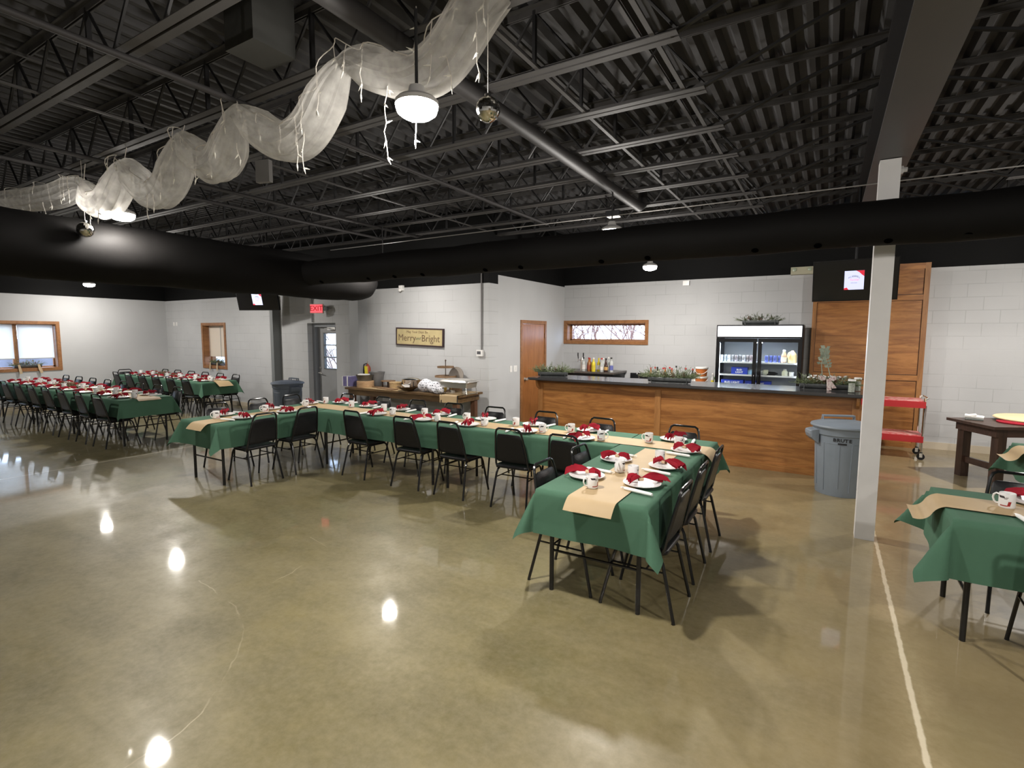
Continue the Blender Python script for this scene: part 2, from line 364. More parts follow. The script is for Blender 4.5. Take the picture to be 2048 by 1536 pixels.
wall('wall_side', [(XS-T, XS, YM+T, 8.86, 0, TOP), (XS-T, XS, 8.86, 9.80, 2.07, TOP), (XS-T, XS, 9.80, YB+T, 0, TOP)], 'y', 2.915, 'short grey return wall with the brown wooden door', False)
wall('wall_bar', [(XS, -5.07, YB, YB+T, 0, TOP), (-5.07, -3.27, YB, YB+T, 0, 1.71), (-5.07, -3.27, YB, YB+T, 2.09, TOP), (-3.27, XR+T, YB, YB+T, 0, TOP)], 'x', 2.945, 'grey painted block wall behind the bar')
wall('wall_right', [(XR, XR+T, YF-T, YB, 0, TOP)], 'y', 2.945, 'grey right end wall outside the view', False)
wall('wall_front', [(XL, XR, YF-T, YF, 0, TOP)], 'x', 2.945, 'grey wall behind the camera', False)
# corrugated roof deck (the ceiling)
m = MB(); prof = []; x = XL-T
while x < XR+T:
    prof += [(x, 4.10), (x+0.055, 4.10), (x+0.085, 4.045), (x+0.125, 4.045), ]; x += 0.155
vs = []; fs = []
for (px, pz) in prof: vs += [(px, YF-T, pz), (px, YB+T, pz)]
for i in range(len(prof)-1): fs.append((2*i, 2*i+1, 2*i+3, 2*i+2))
m.add(vs, fs); m.bb(XL-T, XR+T, YF-T, YB+T, 4.13, 4.2)
struct(m.build('ceiling', DECKM), 'black painted corrugated metal roof deck', 'ceiling')
# baseboards
BASE = mat('cream_base', (0.56, 0.49, 0.38), 0.5)
for nm, b in (('baseboard_right', (1.4, XR, YB-0.012, YB, 0, 0.115)), ('baseboard_left', (XL, XL+0.012, YF, YM, 0, 0.10)), ('baseboard_back', (XL, -11.4, YM-0.012, YM, 0, 0.10)),
              ('baseboard_side', (XS, XS+0.012, YM, 8.78, 0, 0.10))):
    struct(MB().bb(*b).build(nm, BASE), 'cream rubber base strip along the foot of the '+nm.split('_')[1]+' wall', 'baseboard')
# pilasters beside the exit door
def steelcol(name, x0, x1, y0, m_, label):
    struct(MB().bb(x0, x1, y0, YM, 0, 2.72).build(name, m_), label, 'trim')
steelcol('trim_1', -11.17, -11.06, 7.5, DARKGREYPAINT, 'dark grey steel wall post left of the exit door')
steelcol('trim_2', -8.43, -8.17, 7.45, GREYPAINT, 'wide light grey wall post right of the exit door')

# windows
def window_frame(name, cx, cy, w, z0, z1, rz, label, mull=0, depth=T, tw=0.07, sash=True):
    """trim plane is local y=0 facing -y (room side); reveal goes to +y"""
    e = empty(name, (cx, cy, 0), label, 'window', rz=rz); e['kind'] = 'structure'
    m = MB(); h = w/2
    m.bb(-h, -h+tw, -0.02, 0.0, z0, z1); m.bb(h-tw, h, -0.02, 0.0, z0, z1); m.bb(-h+tw, h-tw, -0.02, 0, z1-tw, z1); m.bb(-h+tw, h-tw, -0.02, 0, z0, z0+tw)
    m.build('casing', OAKTRIM, e)
    i0, i1, a, b = -h+tw-0.005, h-tw+0.005, z0+tw-0.005, z1-tw+0.005
    m = MB(); m.bb(i0, i0+0.015, 0, depth, a, b); m.bb(i1-0.015, i1, 0, depth, a, b); m.bb(i0, i1, 0, depth, b-0.015, b); m.bb(i0, i1, 0, depth, a, a+0.015)
    m.build('reveal', OAKTRIM, e)
    m = MB(); y = depth*0.62; s = 0.045
    m.bb(i0, i0+s, y, y+0.04, a, b); m.bb(i1-s, i1, y, y+0.04, a, b); m.bb(i0, i1, y, y+0.04, b-s, b); m.bb(i0, i1, y, y+0.04, a, a+s)
    for k in range(mull):
        xx = i0+(i1-i0)*(k+1)/(mull+1); m.bb(xx-0.05, xx+0.05, y-0.03, y+0.04, a, b)
    m.build('sash', OAKTRIM, e)
    MB().bb(i0+0.02, i1-0.02, y+0.015, y+0.021, a+0.02, b-0.02).build('pane', GLASS, e)
    return e, i0, i1, a, b
w1, i0, i1, a, b = window_frame('window_1', XL, 3.685, 3.11, 0.92, 2.12, R(90), 'wide oak framed window in the left wall with bright blinds', mull=3)
for k in range(4):
    x0 = i0+(i1-i0)*k/4+0.04; x1 = i0+(i1-i0)*(k+1)/4-0.04
    MB().bb(x0, x1, 0.10, 0.104, 1.23, b-0.02).build('blind', SHADE, w1)
    MB().bb(x0, x1, 0.095, 0.11, 1.215, 1.235).build('blind_bar', WHITEP, w1)
w2, i0, i1, a, b = window_frame('window_2', -13.885, YM, 1.13, 0.91, 2.12, 0, 'narrow oak framed window with a dimmed cream blind in the far left corner', mull=0)
MB().bb(i0+0.03, i1-0.02, 0.14, 0.145, 1.22, b-0.02).build('blind', sheer_mat('dimmed_cream_blind', (0.80, 0.70, 0.58), 0.95, 0.16), w2)  # darker, less translucent blind colour stands in for weaker daylight on this window
MB().tube([((i0+i1)/2+0.1, 0.12, 1.2), ((i0+i1)/2+0.1, 0.12, b)], 0.006, 6).build('blind_cord', GREYPAINT, w2)
window_frame('window_3', -4.17, YB, 1.94, 1.64, 2.16, 0, 'long low oak framed window with bare branches outside, behind the bar')
# exit door in its recess
d1 = empty('door_1', (-9.61, YM+0.23, 0), 'grey steel exit door with a three pane window', 'door'); d1['kind'] = 'structure'
DOORG = mat('grey_door_paint', (0.36, 0.365, 0.37), 0.45)
FR = mat('grey_frame_paint', (0.27, 0.285, 0.31), 0.45)
m = MB(); m.bb(-0.47, -0.39, -0.10, 0.06, 0, 2.08); m.bb(0.39, 0.47, -0.10, 0.06, 0, 2.08); m.bb(-0.39, 0.39, -0.10, 0.06, 2.0, 2.08); m.build('door_frame', FR, d1)
m = MB(); m.bb(-0.39, -0.20, 0, 0.045, 0, 2.0); m.bb(0.30, 0.39, 0, 0.045, 0, 2.0); m.bb(-0.20, 0.30, 0, 0.045, 0, 1.05); m.bb(-0.20, 0.30, 0, 0.045, 1.87, 2.0); m.build('door_leaf', DOORG, d1)
m = MB()
for z in (1.05, 1.315, 1.59, 1.86): m.bb(-0.20, 0.30, -0.012, 0.055, z-0.012, z+0.012)
m.bb(-0.215, -0.19, -0.012, 0.055, 1.04, 1.87); m.bb(0.29, 0.315, -0.012, 0.055, 1.04, 1.87); m.build('window_bars', DARKGREYPAINT, d1)
MB().bb(-0.19, 0.29, 0.02, 0.026, 1.06, 1.86).build('pane', GLASS, d1)
m = MB(); m.tube([(-0.34, 0, 0.95), (-0.34, -0.06, 0.95), (-0.22, -0.065, 0.94)], 0.011, 8); m.lathe([(0.03, 0), (0.03, -0.015)], 12, (-0.34, 0, 0.95), axis='y'); m.lathe([(0.026, 0), (0.026, -0.02)], 12, (-0.34, 0, 1.07), axis='y'); m.build('door_lever', STEEL, d1, True)
m = MB(); m.bb(0.0, 0.26, -0.07, 0, 1.93, 1.99); m.box((0.05, -0.1, 1.965), (0.34, 0.02, 0.02), R(-20)); m.build('door_closer', STEEL, d1)
# brown door
d2 = empty('door_2', (XS, 9.33, 0), 'brown oak veneer door with a round knob left of the bar', 'door', rz=R(90)); d2['kind'] = 'structure'
# local +x = world +y, local +y = world -x ; room side is local -y
m = MB(); m.bb(-0.54, -0.47, -0.02, 0.1, 0, 2.13); m.bb(0.47, 0.54, -0.02, 0.1, 0, 2.13); m.bb(-0.47, 0.47, -0.02, 0.1, 2.06, 2.13); m.build('door_casing', OAKTRIM, d2)
MB().bb(-0.465, 0.465, -0.004, 0.04, 0.01, 2.055).build('door_leaf', DOORW, d2)
m = MB(); m.lathe([(0.035, 0.0), (0.035, -0.008), (0.012, -0.012), (0.012, -0.02), (0.03, -0.035), (0.034, -0.055), (0.024, -0.075), (0.001, -0.08)], 16, (-0.36, 0, 0.96), axis='y'); m.build('door_knob', STEEL, d2, True)
m = MB()
for z in (0.3, 1.1, 1.82): m.bb(0.458, 0.475, -0.012, 0.0, z-0.05, z+0.05)
m.build('hinges', mat('dark_brass', (0.12, 0.08, 0.04), 0.35, 0.9), d2)

# things outside the windows
tag(MB().box((-6, 8, -0.55), (120, 120, 0.1)).build('ground_outside', mat('pale_ground', (0.30, 0.29, 0.28), 0.9, var=0.2, scale=0.3)), 'pale ground outside the windows', 'ground', kind='structure')
BRK = mat('bare_branch', (0.42, 0.25, 0.20), 0.8)
def bush(name, cx, cy, w, z0, z1, n, label, ns=1):
    rr = random.Random(int(cx*10)); m = MB()
    def br(p, d, L, r, dep):
        q = p+d*L; mid = p+d*L*0.5+Vector((rr.uniform(-.04, .04), rr.uniform(-.04, .04), 0))*L
        m.tube([p, mid, q], [r, r*0.8, r*0.6], 4, False)
        if dep:
            for _ in range(3):
                dd = (d+Vector((rr.uniform(-.9, .9), rr.uniform(-.5, .5), rr.uniform(-.35, .6)))).normalized(); br(p+d*L*rr.uniform(.35, 1), dd, L*rr.uniform(.5, .75), r*0.6, dep-1)
    for i in range(n):
        br(Vector((cx+rr.uniform(-w/2, w/2), cy+rr.uniform(-.6, .6), z0)), Vector((rr.uniform(-.45, .45), 0, 1)).normalized(), (z1-z0)*rr.uniform(.45, .7), 0.03, 3)
    return tag(m.build(name, BRK), label, 'bush')
bush('bare_bush', -5.6, 13.2, 4.6, -0.5, 3.4, 20, 'leafless brown bush outside the long window behind the bar')
bush('bare_bush', -11.5, 11.0, 1.7, -0.5, 2.8, 5, 'leafless shrub outside the exit door glass')
tag(MB().box((-26, 6.2, 0.55), (0.2, 16, 2.1)).build('garden_fence', mat('weathered_fence', (0.20, 0.19, 0.22), 0.8, var=0.4, scale=1.5)), 'grey backdrop added outside to dim the view below the left window blinds', 'backdrop')  # grey backdrop added outside so the glass below the blinds looks dimmer

# ------------------------------------------------------------ steel column, girder, joists
m = MB(); m.bb(0.306, 0.316, 5.57, 5.72, 0, 3.345); m.bb(0.446, 0.456, 5.57, 5.72, 0, 3.345); m.bb(0.316, 0.446, 5.585, 5.705, 0, 3.345)
c = empty('steel_column', (0, 0, 0), 'pale grey square steel column standing at the floor joint', 'column')
MB().add([], []).bb(0.306, 0.456, 5.57, 5.72, 0, 3.345).build('shaft', mat('column_paint', (0.70, 0.69, 0.68), 0.45, var=0.06, scale=4), c)
m = MB(); m.lathe([(0.035, 0), (0.035, 0.02), (0.02, 0.025), (0.02, 0.05)], 6, (0.456, 5.645, 3.26), axis='x'); m.build('bolt_head', WHITEP, c)
g = empty('roof_girder', (0, 0, 0), 'wide dark steel girder running over the pale column', 'beam')
MB().bb(0.255, 0.52, YF, YB, 3.35, 3.37).build('bottom_flange', mat('grey_black_steel', (0.055, 0.052, 0.05), 0.5, var=0.15, scale=2), g)
MB().bb(0.38, 0.40, YF, YB, 3.37, 3.93).build('web', PBLACK, g)
MB().bb(0.255, 0.52, YF, YB, 3.93, 3.95).build('top_flange', PBLACK, g)
def joist_mesh(x0, x1, endgap0, endgap1):
    """bottom chord from x0+endgap0 to x1-endgap1, top chord full length, zigzag web"""
    a, b = x0+endgap0, x1-endgap1
    bot = MB()
    for s in (-1, 1):
        bot.bb(a, b, s*0.036-0.027, s*0.036+0.027, 3.600, 3.606); bot.bb(a, b, s*0.0095-0.003, s*0.0095+0.003, 3.606, 3.645)
    top = MB()
    for s in (-1, 1):
        top.bb(x0, x1, s*0.028-0.021, s*0.028+0.021, 4.034, 4.040); top.bb(x0, x1, s*0.0095-0.003, s*0.0095+0.003, 3.995, 4.034)
    web = MB(); n = max(2, int((b-a)/0.62)); st = (b-a)/n
    for k in range(n):
        p = a+k*st; web.tube([(p, 0, 3.625), (p+st/2, 0, 4.015), (p+st, 0, 3.625)], 0.0125, 5)
        if k % 2 == 0: web.box((p+st/2, 0, 3.82), (0.022, 0.03, 0.40))
    if endgap0 > 0: web.tube([(a+0.05, 0, 3.61), (a-endgap0*0.5, 0, 3.85), (x0+0.1, 0, 4.0)], 0.016, 6)
    if endgap1 > 0: web.tube([(b-0.05, 0, 3.61), (b+endgap1*0.5, 0, 3.85), (x1-0.1, 0, 4.0)], 0.016, 6)
    return bot, top, web
JM = mat('joist_paint', (0.058, 0.055, 0.054), 0.65, var=0.15, scale=3, spec=0.25)
def joist(y, src, label, group):
    if src is None: return None
    o = copy_tree(src); o.location.y = y; o['label'] = label; o['group'] = group; return o
def joist_proto(x0, x1, g0, g1, y, label, group):
    e = empty('roof_joist', (0, y, 0), label, 'roof joist', group); bo, to, we = joist_mesh(x0, x1, g0, g1)
    bo.build('bottom_chord', JM, e); to.build('top_chord', JM, e); we.build('web', PBLACK, e); return e
ys = [-2.4+0.785*0+0.785*k for k in range(0)]
JY = [round(3.26+0.785*k, 3) for k in range(-7, 9)]
pL = None
for i, y in enumerate(JY):
    lab = f"black open web roof joist left of the girder, {ORD[min(12, i-3)] if i >= 4 else 'one of those overhead'} from the camera" if i >= 4 else 'black open web roof joist above and behind the camera'
    if pL is None: pL = joist_proto(XL, 0.36, 0, 1.2, y, lab, 'open web joists left of the girder')
    else: joist(y, pL, lab, 'open web joists left of the girder')
pR = None
for i, y in enumerate(JY[5:]):
    lab = f"black open web roof joist right of the girder, {ORD[i+1]} from the camera"
    if pR is None: pR = joist_proto(0.42, XR, 1.2, 0, y, lab, 'open web joists right of the girder')
    else: joist(y, pR, lab, 'open web joists right of the girder')
PIPEM = mat('black_pipe_paint', (0.03, 0.028, 0.028), 0.6, spec=0.2)
for (x, r, z, y1, lab) in ((-2.22, 0.060, 3.53, 6.9, 'thick black pipe under the joists beside the bright lamp'), (-3.86, 0.022, 3.57, 7.4, 'thin black pipe under the joists, nearer the middle'),
                           (-6.35, 0.022, 3.57, 7.2, 'thin black pipe under the joists, left of the middle'), (-7.05, 0.022, 3.57, 7.0, 'thin black pipe under the joists, farthest left')):
    m = MB(); m.tube([(x, YF, z), (x, y1, z), (x, y1+0.12, z+0.05), (x, y1+0.16, z+0.3)], r, 12)
    tag(m.build('ceiling_pipe', PIPEM, smooth=True), lab, 'pipe', 'pipes under the roof joists')
for (x, lab) in ((-1.75, 'flat black bridging strip between the joists beside the thick pipe'), (-0.98, 'flat black bridging strip near the joist ends by the girder'), (-5.1, 'flat black bridging strip left of the middle')):
    tag(MB().bb(x-0.015, x+0.015, YF, (7.6 if x < -5 else 9.6), 3.607, 3.62).box((x-0.28, 1.4, 3.96), (0.03, 11.5, 0.02)).build('joist_bridging', JM), lab, 'strut')

# ------------------------------------------------------------ fabric ducts
def duct(axis, p0, p1, fix1, zc, r, name, label, hole=0.0, cap0=True, cap1=True, seed=1):
    rr = random.Random(seed); n = 28; K = int(abs(p1-p0)/0.16); rings = []; ph = [rr.uniform(0, 6.28) for _ in range(8)]
    for k in range(K+1):
        t = k/K; s = p0+(p1-p0)*t
        q = 1.0
        dend = min((k if cap0 else 99), (K-k if cap1 else 99))
        if dend < 3: q = (0.35, 0.78, 0.94)[dend]
        ring = []
        for i in range(n):
            a = 2*PI*i/n
            rad = r*q*(1+0.012*math.sin(3*a+s*5+ph[0])+0.010*math.sin(5*a-s*9+ph[1])+0.008*math.sin(2*a+s*21+ph[2]))
            u, z = rad*math.cos(a), rad*math.sin(a)-0.012*math.sin(s*PI/1.6)**2
            ring.append((s, fix1+u, zc+z) if axis == 'x' else (fix1+u, s, zc+z))
        rings.append(ring)
    e = empty(name, (0, 0, 0), label, 'duct')
    MB().loft(rings).build('duct_sleeve', DUCTM, e, True)
    if hole:
        m = MB(); s = min(p0, p1)+0.5; ang = R(-118)
        while s < max(p0, p1)-0.2:
            ca, sa = math.cos(ang), math.sin(ang); c = (s, fix1+r*1.0*ca, zc+r*1.0*sa)
            ring = []
            for h in (-0.012, 0.006):
                ring.append([(c[0]+0.03*math.cos(2*PI*i/12), c[1]+ca*h-sa*0.03*math.sin(2*PI*i/12), c[2]+sa*h+ca*0.03*math.sin(2*PI*i/12)) for i in range(12)])
            m.loft(ring); s += 0.48
        m.build('air_outlets', mat('matte_black', (0.001, 0.001, 0.001), 1.0, spec=0.0), e)
    return e
duct('x', XR, -6.85, 5.2, 2.757, 0.178, 'fabric_duct', 'long black fabric air duct crossing in front of the column', hole=1, cap0=False, cap1=False, seed=3)
duct('y', YF, 6.75, -7.0, 2.745, 0.335, 'fabric_duct', 'thick black fabric air duct running along the left side of the hall', cap0=False, seed=5)
tag(MB().tube([(XR, 6.0, 3.27), (-7.2, 6.0, 3.24)], 0.006, 6).build('support_cable', mat('grey_cable', (0.25, 0.24, 0.23), 0.4)), 'thin grey cable stretched above the long duct', 'cable')

# ------------------------------------------------------------ lamps
def lamp(x, y, z, label, w=LAMP_W, r=0.115):
    e = empty('ceiling_lamp', (x, y, z), label, 'lamp', 'round ceiling lamps')
    m = MB(); m.lathe([(0.04, 0.10), (0.05, 0.06), (r*0.9, 0.035), (r*1.03, 0.02), (r*1.03, 0.0), (r, 0.0), (r, 0.01), (0.01, 0.012)], 28); m.build('housing', WHITEP, e, True)
    MB().lathe([(r*0.99, 0.004), (r*1.0, -0.014), (r*0.93, -0.038), (r*0.7, -0.058), (r*0.35, -0.068), (0.001, -0.070)], 28).build('lens', LENS, e, True)
    MB().tube([(0, 0, 0.09), (0, 0, 3.60-z)], 0.009, 8).build('stem', PBLACK, e)
    L = bpy.data.lights.new('lamp_light', 'POINT'); L.shadow_soft_size = 0.05; L.energy = w; L.color = (1.0, 0.95, 0.89)
    o = bpy.data.objects.new('lamp_light', L); COL.objects.link(o); o.parent = e; o.location = (0, 0, -0.13)
    A = bpy.data.lights.new('lamp_downlight', 'AREA'); A.shape = 'DISK'; A.size = r*1.6; A.energy = w*0.75; A.color = (1.0, 0.95, 0.89)
    q = bpy.data.objects.new('lamp_downlight', A); COL.objects.link(q); q.parent = e; q.location = (0, 0, -0.074)
    return e
lamp(-2.0, 2.28, 3.1, 'bright round ceiling lamp beside the nearer mirror ball')
lamp(-6.46, 2.68, 3.10, 'bright round ceiling lamp behind the tulle near the far mirror ball', 17)
lamp(-12.0, 1.3, 3.05, 'round ceiling lamp hidden behind the thick duct at the left', 26)
lamp(-15.1, 5.48, 3.0, 'small distant round lamp above the left wall corner', 21)
lamp(-11.6, 5.4, 3.0, 'round ceiling lamp hidden by the duct, over the far left tables', 34)
lamp(-6.3, 6.3, 3.05, 'round ceiling lamp hidden by the duct, before the Merry and Bright wall', 22)
lamp(-2.2, 5.85, 3.05, 'round ceiling lamp hidden by the long duct, before the bar')
lamp(-2.63, 8.83, 3.0, 'round ceiling lamp shining over the bar')
lamp(2.5, 8.6, 3.0, 'round ceiling lamp right of the bar, outside the view')  # this and the lamps below are unseen, added by continuing the ceiling grid
lamp(2.6, 5.2, 3.05, 'round ceiling lamp over the right tables, outside the view')
lamp(2.6, 1.6, 3.05, 'round ceiling lamp right of the camera, outside the view')
lamp(-2.0, -1.6, 3.1, 'unseen round ceiling lamp added behind the camera', 26)
lamp(2.6, -1.6, 3.1, 'unseen round ceiling lamp added behind the camera, farther right')
e = empty('flood_lamp', (-2.50, 6.70, 3.40), 'small square flood lamp under the joists above the bar side', 'lamp')
MB().bb(-0.09, 0.09, -0.06, 0.06, 0.0, 0.07).build('housing', BLACKP, e)
MB().bb(-0.075, 0.075, -0.05, 0.05, -0.006, 0.0).build('lens', emis('flood_lens', (1, 0.9, 0.8), 3.0), e)
MB().tube([(0, 0, 0.07), (0, 0, 0.13), (0, -0.31, 0.20), (0, -0.31, 0.24)], 0.01, 6).build('bracket', BLACKP, e)
# mirror balls
def mirror_mat():
    m = bpy.data.materials.new('mirror_tiles'); m.use_nodes = True; nt = m.node_tree; b = nt.nodes['Principled BSDF']
    b.inputs['Base Color'].default_value = (0.62, 0.61, 0.58, 1); b.inputs['Metallic'].default_value = 1; b.inputs['Roughness'].default_value = 0.08
    return m
MIR = mirror_mat()
def ball(x, y, z, r, label, ztop):
    e = empty('mirror_ball', (x, y, z), label, 'mirror ball', 'mirror balls')
    MB().sphere((0, 0, 0), r, 34, 22).build('mirrored_globe', MIR, e)
    MB().lathe([(0.018, r-0.004), (0.018, r+0.012), (0.006, r+0.016)], 10).build('cap', CHROME, e)
    MB().tube([(0, 0, r), (0, 0, ztop-z)], 0.002, 5).build('string', WIREW, e)
ball(-1.61, 2.4, 3.04, 0.066, 'mirror ball right of the bright ceiling lamp', 3.6)
ball(-6.6, 2.4, 2.905, 0.078, 'mirror ball beside the far left ceiling lamp', 3.6)
# junction box and black air unit above
e = empty('junction_box', (-4.85, 3.26, 3.44), 'small grey junction box hanging below the joists', 'box')
MB().box((0, 0, 0), (0.16, 0.05, 0.21), R(15)).build('box', mat('mid_grey_box', (0.13, 0.125, 0.12), 0.6), e)
MB().tube([(0, 0, 0.1), (0, 0, 0.165)], 0.01, 6).build('hanger', PBLACK, e)
tag(MB().bb(-3.42, -3.12, 2.06, 2.36, 3.66, 4.02).build('air_handler', mat('olive_black_metal', (0.026, 0.026, 0.023), 0.7)), 'boxy dark air unit tucked between the roof joists', 'machine')

# ------------------------------------------------------------ tulle garland and icicle lights
pts0 = [(-0.75, 3.20), (-1.05, 3.40), (-1.20, 3.34), (-1.37, 3.22), (-1.52, 3.08), (-1.68, 3.03), (-1.85, 3.08), (-2.02, 3.17), (-2.17, 3.22), (-2.28, 3.12), (-2.40, 2.97), (-2.54, 2.91), (-2.70, 2.93), (-2.90, 3.03), (-3.10, 3.17),
        (-3.18, 3.02), (-3.32, 2.90), (-3.48, 2.93), (-3.62, 3.04), (-3.74, 3.14), (-3.86, 2.96), (-4.02, 2.83), (-4.20, 2.83), (-4.38, 2.97), (-4.56, 3.11), (-4.72, 2.93), (-4.90, 2.84), (-5.08, 2.88), (-5.28, 3.05), (-5.6, 3.04), (-6.1, 3.06), (-6.7, 3.10), (-7.4, 3.18)]
S = 1.27
def sc(p): return Vector((p[0]*S, 2.45, 1.85+S*(p[1]-1.85)))
base = [sc(p) for p in pts0]
def interp(P, sub):
    out = []
    for i in range(len(P)-1):
        p0 = P[max(0, i-1)]; p1 = P[i]; p2 = P[i+1]; p3 = P[min(len(P)-1, i+2)]
        for k in range(sub):
            t = k/sub; out.append(0.5*((2*p1)+(-p0+p2)*t+(2*p0-5*p1+4*p2-p3)*t*t+(-p0+3*p1-3*p2+p3)*t**3))
    out.append(P[-1]); return out
raw = interp(base, 12)
def resample(P, st):
    out = [P[0].copy()]; acc = 0.0
    for i in range(1, len(P)):
        d = (P[i]-P[i-1]).length; acc += d
        if acc >= st: out.append(P[i].copy()); acc = 0.0
    return out
path = resample(raw, 0.028)
for _ in range(7): path = [path[0]]+[(path[i-1]+path[i]*2+path[i+1])/4 for i in range(1, len(path)-1)]+[path[-1]]
n = 56; rings = []
peaks = [sc(p) for p in ((-2.17, 3.22), (-3.10, 3.17), (-3.74, 3.14), (-4.56, 3.11), (-5.28, 3.05), (-1.05, 3.40))]
tans = []
for k in range(len(path)):
    a = path[max(0, k-3)]; b = path[min(len(path)-1, k+3)]; tans.append((b-a).normalized())
for k, p in enumerate(path):
    u = Vector((0, 1, 0)); w = tans[k].cross(u).normalized()
    d = min((p-q).length for q in peaks); rad = 0.050+0.075*min(1, d/0.26)**0.8
    rings.append([p+(u*math.cos(2*PI*i/n)*1.1+w*math.sin(2*PI*i/n))*rad*(1+0.055*math.sin(11*2*PI*i/n+k*0.03)+0.05*math.sin(5*2*PI*i/n-k*0.06)+0.035*math.sin(17*2*PI*i/n+k*0.05)+0.05*math.sin(2*PI*i/n+k*0.25)) for i in range(n)])
tg = empty('tulle_garland', (0, 0, 0), 'swagged white tulle garland hung under the ceiling joists', 'garland')
MB().loft(rings).build('tulle', TULLE, tg, True)
for q in peaks[:5]:
    m = MB(); m.tube([q+Vector((0, 0, -0.03)), q+Vector((0, 0, 0.03)), Vector((q.x, 2.475, 3.60))], 0.004, 5); m.build('tie', WIREW, tg)
rr = random.Random(11)
il = empty('icicle_lights', (0, 0, 0), 'white icicle light string wound along the tulle garland', 'string lights')
wire = MB(); bulbs = []
wp = []
for k, p in enumerate(path):
    q = Vector(p); d = min((p-z).length for z in peaks); q.z += 0.075+0.03*math.sin(k*0.5)+0.03*min(1, d/0.3); q.y -= 0.09+0.03*math.sin(k*0.9); wp.append(q)
wire.tube(wp, 0.0035, 5)
def bulb(p, d):
    d = d.normalized(); m = MB(); m.tube([p, p+d*0.022], 0.0055, 6); m.tube([p+d*0.022, p+d*0.045], [0.0042, 0.001], 6); bulbs.append(m)
def drop(p, L, side=1):
    q = Vector(p); P = [Vector(q)]
    nseg = max(3, int(L/0.05))
    for i in range(nseg):
        q = q+Vector((rr.uniform(-.014, .014), rr.uniform(-.01, .01), -L/nseg)); P.append(Vector(q))
        if i % 2 == 1: bulb(q, Vector((rr.choice((-1, 1))*rr.uniform(.5, 1), rr.uniform(-.4, .4), rr.uniform(-.8, .3))))
    bulb(q, Vector((rr.uniform(-.6, .6), 0, -1))); wire.tube(P, 0.0032, 5)
for k in range(4, len(wp)-3, 5):
    drop(wp[k], rr.choice((0.10, 0.16, 0.22, 0.30)))
for (px, pz, L) in ((-1.80, 2.99, 0.34), (-1.66, 2.97, 0.26), (-2.46, 2.90, 0.16), (-2.40, 2.90, 0.20), (-3.0, 2.95, .1), (-4.0, 2.80, 0.1), (-6.2, 3.0, 0.14), (-5.9, 2.98, 0.10), (-1.30, 3.16, 0.26), (-1.47, 3.2, 0.30), (-1.62, 3.28, 0.2)):
    p = sc((px, pz)); p.y -= 0.1; drop(p, L*1.2)
wire.build('wire', WIREW, il)
allb = MB()
for i, m in enumerate(bulbs):
    if i < 90: m.build('bulb', BULB, il)
    else: allb.add(m.v, m.f)
if allb.v: allb.build('bulbs', BULB, il)['kind'] = 'stuff'

# ------------------------------------------------------------ stacking chair
def make_chair():
    e = empty('stacking_chair', (0, 0, 0), 'x', 'chair')
    MB().cushion(0.395, 0.385, 0.425, 0.462, 0.05, 0.012).build('seat', VINYL, e, True)
    # backrest pad, wider at the bottom, leaning back
    m = MB(); rings = []
    def bp(z): t = (z-0.50)/0.365; return -0.175-0.085*t
    n = 7; zs = [0.495, 0.505, 0.54, 0.60, 0.68, 0.75, 0.790, 0.806]
    for i, z in enumerate(zs):
        t = (z-0.495)/0.311; hw = 0.186-0.045*t; th = 0.020
        if i in (0, len(zs)-1): hw -= 0.02; th = 0.008
        if i == 1 or i == len(zs)-2: hw -= 0.004; th = 0.017
        y = bp(z); rings.append([(hw-0.01, y+th*0.4, z), (hw, y, z), (hw-0.01, y-th*0.5, z), (0, y-th*0.62, z), (-hw+0.01, y-th*0.5, z), (-hw, y, z), (-hw+0.01, y+th*0.4, z), (0, y+th, z)])
    m.loft(rings).build('backrest', VINYL, e, True)
    m = MB(); P = []
    for s in (1, -1):
        q = [(s*0.190, -0.10, 0.415), (s*0.192, -0.150, 0.425), (s*0.193, -0.172, 0.47), (s*0.184, bp(0.60), 0.60), (s*0.163, bp(0.75), 0.75), (s*0.152, bp(0.82), 0.82), (s*0.138, bp(0.85), 0.852), (s*0.112, bp(0.868), 0.868)]
        P += q if s == 1 else q[::-1]
    m.tube(P, 0.0115, 8); m.build('back_frame', BLACKM, e, True)
    m = MB()
    for s in (1, -1): m.tube([(s*0.178, -0.13, 0.415), (s*0.178, 0.13, 0.415)], 0.0115, 8)
    for y in (-0.09, 0.10): m.tube([(-0.178, y, 0.413), (0.178, y, 0.413)], 0.009, 6)
    m.build('seat_frame', BLACKM, e, True)
    for s in (1, -1):
        MB().tube([(s*0.178, -0.12, 0.415), (s*0.182, -0.150, 0.40), (s*0.188, -0.168, 0.365), (s*0.213, -0.252, 0.012), (s*0.213, -0.252, 0.0)], [0.0115]*3+[0.0115, 0.013], 8).build('leg', BLACKM, e, True)
        MB().tube([(s*0.178, 0.12, 0.415), (s*0.180, 0.150, 0.40), (s*0.184, 0.166, 0.365), (s*0.203, 0.250, 0.012), (s*0.203, 0.250, 0.0)], [0.0115]*3+[0.0115, 0.013], 8).build('leg', BLACKM, e, True)
    m = MB()
    for s in (1, -1): m.tube([(s*0.193, -0.180, 0.315), (s*0.188, 0.178, 0.315)], 0.007, 6)
    m.tube([(-0.190, -0.06, 0.315), (0.190, -0.06, 0.315)], 0.007, 6)
    m.build('stretcher', BLACKM, e, True)
    return e
CH0 = make_chair(); ch_used = False
def chair(x, y, face, label, group):
    """face: direction the sitter looks, degrees (90 = +y)"""
    global ch_used
    o = CH0 if not ch_used else copy_tree(CH0); ch_used = True
    o.location = (x+random.uniform(-.012, .012), y, 0); o.rotation_euler.z = R(face-90+random.uniform(-2.5, 2.5)); o['label'] = label; o['group'] = group
    return o

